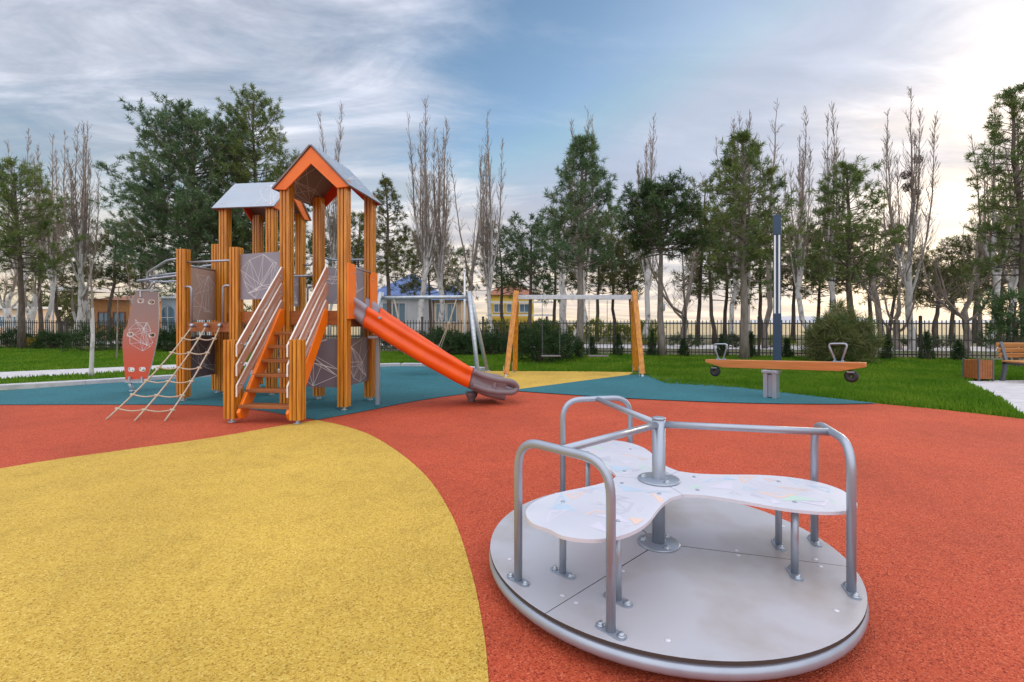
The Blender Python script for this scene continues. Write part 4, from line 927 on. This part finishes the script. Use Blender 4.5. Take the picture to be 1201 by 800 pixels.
for i, (x, Y, w_, lb) in enumerate(((7.0,24.3,1.6,'small yellow-green bush behind the fence by the spreading bare tree'),(15.2,22.2,2.0,'yellow-green bush behind the fence left of the crooked tree'),(17.0,22.0,1.0,'bright yellow-green bush behind the white poplar trunk'),(12.5,23.2,1.7,'yellow-green bush behind the fence right of the lamp post'))):
    bush('low_bush', lb, x, Y, w_, .55, 95+i, 'hedge_y', n=120, per=14, group='low bushes beyond the fence')
rng_ = np.random.default_rng(77); nW = 5200; xw = rng_.uniform(-150,-34,nW); hw_ = 3.2+1.4*np.sin(xw*.21)+1.1*np.sin(xw*.53+1); zw = hw_*rng_.uniform(.02,1,nW)**.7
o_w = bpy.data.objects.new('tmp', None); cw = np.c_[xw, 62+rng_.uniform(-3,3,nW)-.12*xw*0, zw]
ow = needles('distant_wood', cw, np.tile((0,-.4,.6),(nW,1)), M['n5'], None, rng_, 12, (.35,.8), .09); kind(ow, 'stuff'); bpy.data.objects.remove(o_w)
# small conical thujas along the fence
thu = [(694,'left of two small thujas by the fence under the swing beam'),(725,'right of two small thujas by the fence under the swing beam'),(765,'small conical thuja at the dark round pine trunk'),(802,'small conical thuja left of the left seesaw handle'),(846,'small conical thuja right behind the left seesaw handle'),(881,'small conical thuja right of the tall straight pine trunk'),(923,'small conical thuja right of the lamp post'),(1040,'small conical thuja right of the long-leaved bush'),(1087,'small conical thuja right of the white poplar trunk'),(1124,'small conical thuja left of the litter bin')]
for i, (px, lb) in enumerate(thu):
    Y = 16.4-.0035*(px-694)/2; Y = fence_y(gx(px,16))-.45
    bush('thuja', lb, gx(px,Y), Y, .42, .62+.12*((i*7) % 3), 110+i, 'hedge_d', 'thuja', 12, 150, (.06,.12), .010, 'small thujas along the fence', cone=True)

# ------------------------------------------------------------------ buildings beyond the fence
def wbox(name, m, parent, x0, x1, y0, y1, z0, z1): mb = MB(); mb.box(((x0+x1)/2,(y0+y1)/2,(z0+z1)/2), (x1-x0,y1-y0,z1-z0)); return mb.build(name, M[m], parent)
def windows(parent, xs_, y, z0, z1, w_, fm='white'):
    for x in xs_:
        mb = MB(); t_ = .08
        for (a,b,c_,d_) in ((-w_/2-t_,-w_/2,z0-t_,z1+t_),(w_/2,w_/2+t_,z0-t_,z1+t_),(-w_/2,w_/2,z1,z1+t_),(-w_/2,w_/2,z0-t_,z0)): mb.box((x+(a+b)/2,y-.03,(c_+d_)/2),(b-a,.10,d_-c_))
        mb.box((x,y-.03,(z0+z1)/2),(.05,.06,z1-z0)); wf = mb.build('window', M[fm], parent); mb = MB(); mb.box((x,y-.012,(z0+z1)/2),(w_,.02,z1-z0)); mb.build('pane', M['glass'], wf)
def hip(name, m, parent, x0, x1, y0, y1, z0, z1, ov=.4):
    x0 -= ov; x1 += ov; y0 -= ov; y1 += ov; r = min((x1-x0),(y1-y0))/2*.95; ym = (y0+y1)/2; mb = MB()
    mb.add([(x0,y0,z0),(x1,y0,z0),(x1,y1,z0),(x0,y1,z0),(x0+r,ym,z1),(x1-r,ym,z1)], [(0,1,5,4),(1,2,5),(2,3,4,5),(3,0,4),(3,2,1,0)]); return mb.build(name, M[m], parent)
h1 = thing('house', 'white house with blue tiled roof and peach wing behind the slide', 'house', (-8,41,0))
wbox('wall', 'wallw', h1, gx(438,40), gx(508,40), 40, 47, 0, gz(347,40)); hip('roof', 'bluetile', h1, gx(438,40), gx(508,40), 40, 47, gz(347,40), gz(321,43), .5)
wbox('wing', 'wallp', h1, gx(509,39), gx(541,39), 39, 46, 0, gz(352,39)); hip('wing_roof', 'bluetile', h1, gx(509,39), gx(541,39), 39, 46, gz(352,39), gz(334,42), .3)
windows(h1, [gx(448,40), gx(468,40)], 40, 1.0, 2.7, 1.0); windows(h1, [gx(517,39), gx(530,39)], 39, 1.2, 2.6, .7)
h2 = thing('yellow_building', 'yellow two-storey building with brown roof and white balcony rails behind the swings', 'building', (0,46,0))
wbox('wall', 'wally', h2, gx(574,45), gx(626,45), 45, 50, .9, gz(346,45)); wbox('plinth', 'mauvewall', h2, gx(574,45), gx(668,45), 45.1, 50, 0, .895); hip('roof', 'brownroof', h2, gx(574,45), gx(626,45), 45, 50, gz(346,45), gz(328,47), .4)
for z in (1.7,2.9): wbox('balcony_rail', 'white', h2, gx(570,44), gx(650,44), 44.3, 44.5, z, z+.16)
windows(h2, [gx(585,45), gx(600,45), gx(615,45)], 45, 2.1, 2.8, .8)
h3 = thing('pale_house', 'pale blue house with arched window right of the climbing board', 'house', (-24,36,0))
wbox('wall', 'wallb', h3, gx(189,35), gx(212,35), 35, 39, 0, gz(350,35)); hip('roof', 'white', h3, gx(189,35), gx(212,35), 35, 39, gz(350,35), gz(340,36), .2)
mb = MB(); xw = gx(197.5,35); ar = [(-.42,.9),(.42,.9),(.42,1.9)]+[(.42*math.cos(t), 1.9+.42*math.sin(t)) for t in np.linspace(0,math.pi,9)[1:-1]]+[(-.42,1.9)]
mb.prism(ar, -.03, .03, 0, np.array([(1,0,0),(0,0,-1),(0,1,0)]), (xw,34.97,0)); wf = mb.build('arched_window', M['glass'], h3)
mb = MB(); mb.box((xw,34.92,1.5),(.05,.03,1.5)); mb.box((xw,34.92,1.5),(.84,.025,.05)); mb.build('glazing_bar', M['white'], wf)
h4 = thing('brick_building', 'low orange brick building behind the shrubs left of the climbing board', 'building', (-32,40,0))
wbox('wall', 'wallo', h4, gx(110,38), gx(152,38), 38, 43, 0, gz(352,38)); hip('roof', 'brownroof', h4, gx(110,38), gx(152,38), 38, 43, gz(352,38), gz(345,39), .3); windows(h4, [gx(122,38), gx(140,38)], 38, .9, 1.9, .8, 'brownroof')
h5 = thing('kiosk', 'small peach kiosk with pale flat roof at the far left', 'kiosk', (-42,41,0))
wbox('wall', 'wallp', h5, gx(-6,40), gx(26,40), 40, 43, 0, gz(362,40)); wbox('roof', 'white', h5, gx(-9,40), gx(29,40), 39.7, 43.3, gz(362,40), gz(359,40)); windows(h5, [gx(3,40), gx(16,40)], 40, .8, 1.6, 1.0)
h6 = thing('canopy', 'pale flat canopy roof on posts behind the left poplars', 'canopy', (-33,36,0))
wbox('canopy_roof', 'white', h6, gx(56,36), gx(97,36), 36, 39, gz(341,36), gz(336,36))
for x in (gx(59,36), gx(94,36)):
    for y in (36.2,38.8): mb = MB(); mb.tube([(x,y,0),(x,y,gz(341,36))], .07, 8); mb.build('canopy_post', M['white'], h6)
mb = MB(); x, Y = gx(545,18.5), 18.5; mb.tube([(x,Y,0),(x,Y,gz(318,Y))], [.05,.035], 10); mb.lathe([(.09,0),(.09,.02)], (x,Y,0), 12); mb.sphere((x,Y,gz(317,Y)), .06, 10); tag(mb.build('thin_pole', M['white']), 'thin white pole behind the silver swing frame', 'pole')
mb = MB(); Y = 20.0; x = gx(776,Y); mb.tube([(x,Y,0),(x,Y,1.65)], [.05,.04], 8); mb.lathe([(.06,0),(.14,.05),(.16,.32),(.05,.42),(.01,.5)], (x,Y,1.62), 8, 1); tag(mb.build('lantern', [M['fence'], M['wallb']]), 'small old-style lantern behind the fence near dark round pine', 'lantern')

# ------------------------------------------------------------------ light, sky, camera
SUN_EL, SUN_AZ = R(9), R(43.5)                # low sun behind the trees, right of the view
w = bpy.data.worlds.new('World'); bpy.context.scene.world = w; w.use_nodes = True; nt = w.node_tree; N = nt.nodes; L = nt.links
bgn = N['Background']; bgn.inputs['Strength'].default_value = .12
sky = N.new('ShaderNodeTexSky'); sky.sky_type = 'NISHITA'; sky.sun_disc = False; sky.sun_elevation = SUN_EL; sky.sun_rotation = SUN_AZ; sky.air_density = 1.0; sky.dust_density = .4; sky.ozone_density = 2.0
tc = N.new('ShaderNodeTexCoord'); sx = N.new('ShaderNodeSeparateXYZ'); L.new(tc.outputs['Generated'], sx.inputs['Vector'])
def mth(op, a, b=None, clamp=False):
    n = N.new('ShaderNodeMath'); n.operation = op; n.use_clamp = clamp
    for i, q in enumerate((a, b)):
        if q is None: continue
        if isinstance(q, (int, float)): n.inputs[i].default_value = q
        else: L.new(q, n.inputs[i])
    return n.outputs[0]
zc = mth('MAXIMUM', sx.outputs['Z'], .0); den = mth('ADD', zc, .16)
cb = N.new('ShaderNodeCombineXYZ'); L.new(mth('DIVIDE', sx.outputs['X'], den), cb.inputs['X']); L.new(mth('DIVIDE', sx.outputs['Y'], den), cb.inputs['Y'])
mp = N.new('ShaderNodeMapping'); mp.inputs['Rotation'].default_value = (0,0,R(38)); mp.inputs['Scale'].default_value = (.42,1.0,1); mp.inputs['Location'].default_value = (.35,.9,0); L.new(cb.outputs['Vector'], mp.inputs['Vector'])
n1 = N.new('ShaderNodeTexNoise'); n1.inputs['Scale'].default_value = .85; n1.inputs['Detail'].default_value = 9; n1.inputs['Roughness'].default_value = .62; n1.inputs['Distortion'].default_value = .5; L.new(mp.outputs['Vector'], n1.inputs['Vector'])
# a clear blue gap in the clouds up and a little right of the view's middle
gapd = N.new('ShaderNodeVectorMath'); gapd.operation = 'DOT_PRODUCT'; gapd.inputs[1].default_value = Vector((.33,1,.55)).normalized(); L.new(tc.outputs['Generated'], gapd.inputs[0])
gm = N.new('ShaderNodeMapRange'); gm.interpolation_type = 'SMOOTHSTEP'; gm.inputs['From Min'].default_value = .86; gm.inputs['From Max'].default_value = 1.0; gm.inputs['To Min'].default_value = .115; gm.inputs['To Max'].default_value = -.17; L.new(gapd.outputs['Value'], gm.inputs['Value'])
mr = N.new('ShaderNodeMapRange'); mr.interpolation_type = 'SMOOTHSTEP'; mr.inputs['From Min'].default_value = .38; mr.inputs['From Max'].default_value = .66; L.new(mth('ADD', n1.outputs['Fac'], gm.outputs['Result']), mr.inputs['Value'])
cr = N.new('ShaderNodeValToRGB'); L.new(zc, cr.inputs['Fac']); e = cr.color_ramp.elements
e[0].position = 0; e[0].color = (5.5,4.2,2.9,1); e[1].position = .6; e[1].color = (4.0,4.15,4.75,1); q = e.new(.12); q.color = (4.9,4.35,3.8,1); q = e.new(.30); q.color = (4.05,4.1,4.5,1)
hz = N.new('ShaderNodeMapRange'); hz.inputs['From Min'].default_value = 0; hz.inputs['From Max'].default_value = .36; hz.inputs['To Min'].default_value = .75; hz.inputs['To Max'].default_value = 0; L.new(zc, hz.inputs['Value'])
sdv = Vector((math.sin(SUN_AZ)*math.cos(SUN_EL), math.cos(SUN_AZ)*math.cos(SUN_EL), math.sin(SUN_EL)))
sg_ = N.new('ShaderNodeVectorMath'); sg_.operation = 'DOT_PRODUCT'; sg_.inputs[1].default_value = sdv; L.new(tc.outputs['Generated'], sg_.inputs[0])
g1 = N.new('ShaderNodeMapRange'); g1.interpolation_type = 'SMOOTHSTEP'; g1.inputs['From Min'].default_value = .74; g1.inputs['From Max'].default_value = 1.0; L.new(sg_.outputs['Value'], g1.inputs['Value'])
g2 = N.new('ShaderNodeMapRange'); g2.interpolation_type = 'SMOOTHSTEP'; g2.inputs['From Min'].default_value = .93; g2.inputs['From Max'].default_value = 1.0; L.new(sg_.outputs['Value'], g2.inputs['Value'])
# a second, finer field of wisps
n2 = N.new('ShaderNodeTexNoise'); n2.inputs['Scale'].default_value = 3.1; n2.inputs['Detail'].default_value = 8; n2.inputs['Roughness'].default_value = .6; n2.inputs['Distortion'].default_value = .8; L.new(mp.outputs['Vector'], n2.inputs['Vector'])
w2 = N.new('ShaderNodeMapRange'); w2.inputs['From Min'].default_value = .38; w2.inputs['From Max'].default_value = .68; w2.inputs['To Min'].default_value = .74; w2.inputs['To Max'].default_value = 1.24; L.new(n2.outputs['Fac'], w2.inputs['Value'])
fac = mth('MAXIMUM', mth('ADD', mth('MULTIPLY', mth('MULTIPLY', mr.outputs['Result'], .80), w2.outputs['Result'], True), mth('MULTIPLY', g1.outputs['Result'], .28), True), hz.outputs['Result'])
blue = N.new('ShaderNodeMix'); blue.data_type = 'RGBA'; blue.blend_type = 'MULTIPLY'; blue.inputs['Factor'].default_value = 1; blue.inputs['B'].default_value = (1.0,1.0,1.0,1); L.new(sky.outputs['Color'], blue.inputs['A'])
cap = N.new('ShaderNodeMix'); cap.data_type = 'RGBA'; cap.blend_type = 'DARKEN'; cap.inputs['Factor'].default_value = 1; cap.inputs['B'].default_value = (2.2,2.6,3.4,1); L.new(blue.outputs['Result'], cap.inputs['A'])
mx = N.new('ShaderNodeMix'); mx.data_type = 'RGBA'; L.new(fac, mx.inputs['Factor']); L.new(cap.outputs['Result'], mx.inputs['A'])
br = N.new('ShaderNodeMix'); br.data_type = 'RGBA'; br.blend_type = 'MULTIPLY'; br.inputs['Factor'].default_value = 1; L.new(cr.outputs['Color'], br.inputs['A']); L.new(w2.outputs['Result'], br.inputs['B'])
gl = N.new('ShaderNodeMix'); gl.data_type = 'RGBA'; gl.blend_type = 'ADD'; gl.inputs['B'].default_value = (1.0,.92,.78,1); L.new(g1.outputs['Result'], gl.inputs['Factor']); L.new(br.outputs['Result'], gl.inputs['A'])
gl2 = N.new('ShaderNodeMix'); gl2.data_type = 'RGBA'; gl2.blend_type = 'ADD'; gl2.inputs['B'].default_value = (2.6,1.7,.7,1); L.new(g2.outputs['Result'], gl2.inputs['Factor']); L.new(gl.outputs['Result'], gl2.inputs['A'])
L.new(gl2.outputs['Result'], mx.inputs['B'])
# added cloud brightness, unseen overhead and behind the camera, to light front faces
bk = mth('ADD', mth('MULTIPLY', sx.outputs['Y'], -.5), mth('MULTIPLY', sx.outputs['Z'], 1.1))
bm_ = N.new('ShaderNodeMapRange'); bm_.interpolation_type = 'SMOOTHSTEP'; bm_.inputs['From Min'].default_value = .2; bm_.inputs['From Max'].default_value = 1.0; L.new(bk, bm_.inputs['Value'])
skyfill = N.new('ShaderNodeMix'); skyfill.data_type = 'RGBA'; skyfill.inputs['B'].default_value = (8.7,8.7,9.4,1); L.new(bm_.outputs['Result'], skyfill.inputs['Factor']); L.new(mx.outputs['Result'], skyfill.inputs['A'])
mx = skyfill
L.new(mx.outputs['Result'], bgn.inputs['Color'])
sl = bpy.data.lights.new('sun', 'SUN'); sl.energy = 1.0; sl.angle = R(16); sl.color = (1,.82,.62); so = bpy.data.objects.new('sun', sl); C.objects.link(so)
dirv = Vector((math.sin(SUN_AZ)*math.cos(SUN_EL), math.cos(SUN_AZ)*math.cos(SUN_EL), math.sin(SUN_EL))); so.rotation_euler = dirv.to_track_quat('Z','Y').to_euler(); so.location = (20,20,20)
cam = bpy.data.cameras.new('camera'); cam.sensor_width = 36; cam.lens = F/1201*36; cam.shift_y = -(400-YH)/1201; cam.clip_end = 3000; cam.clip_start = .05
co = bpy.data.objects.new('camera', cam); C.objects.link(co); co.location = (0,0,EYE); co.rotation_euler = (R(90),0,0); S = bpy.context.scene; S.camera = co
S.view_settings.view_transform = 'Standard'; S.view_settings.look = 'None'; S.view_settings.gamma = 1; S.view_settings.exposure = .8; S.view_settings.use_curve_mapping = False
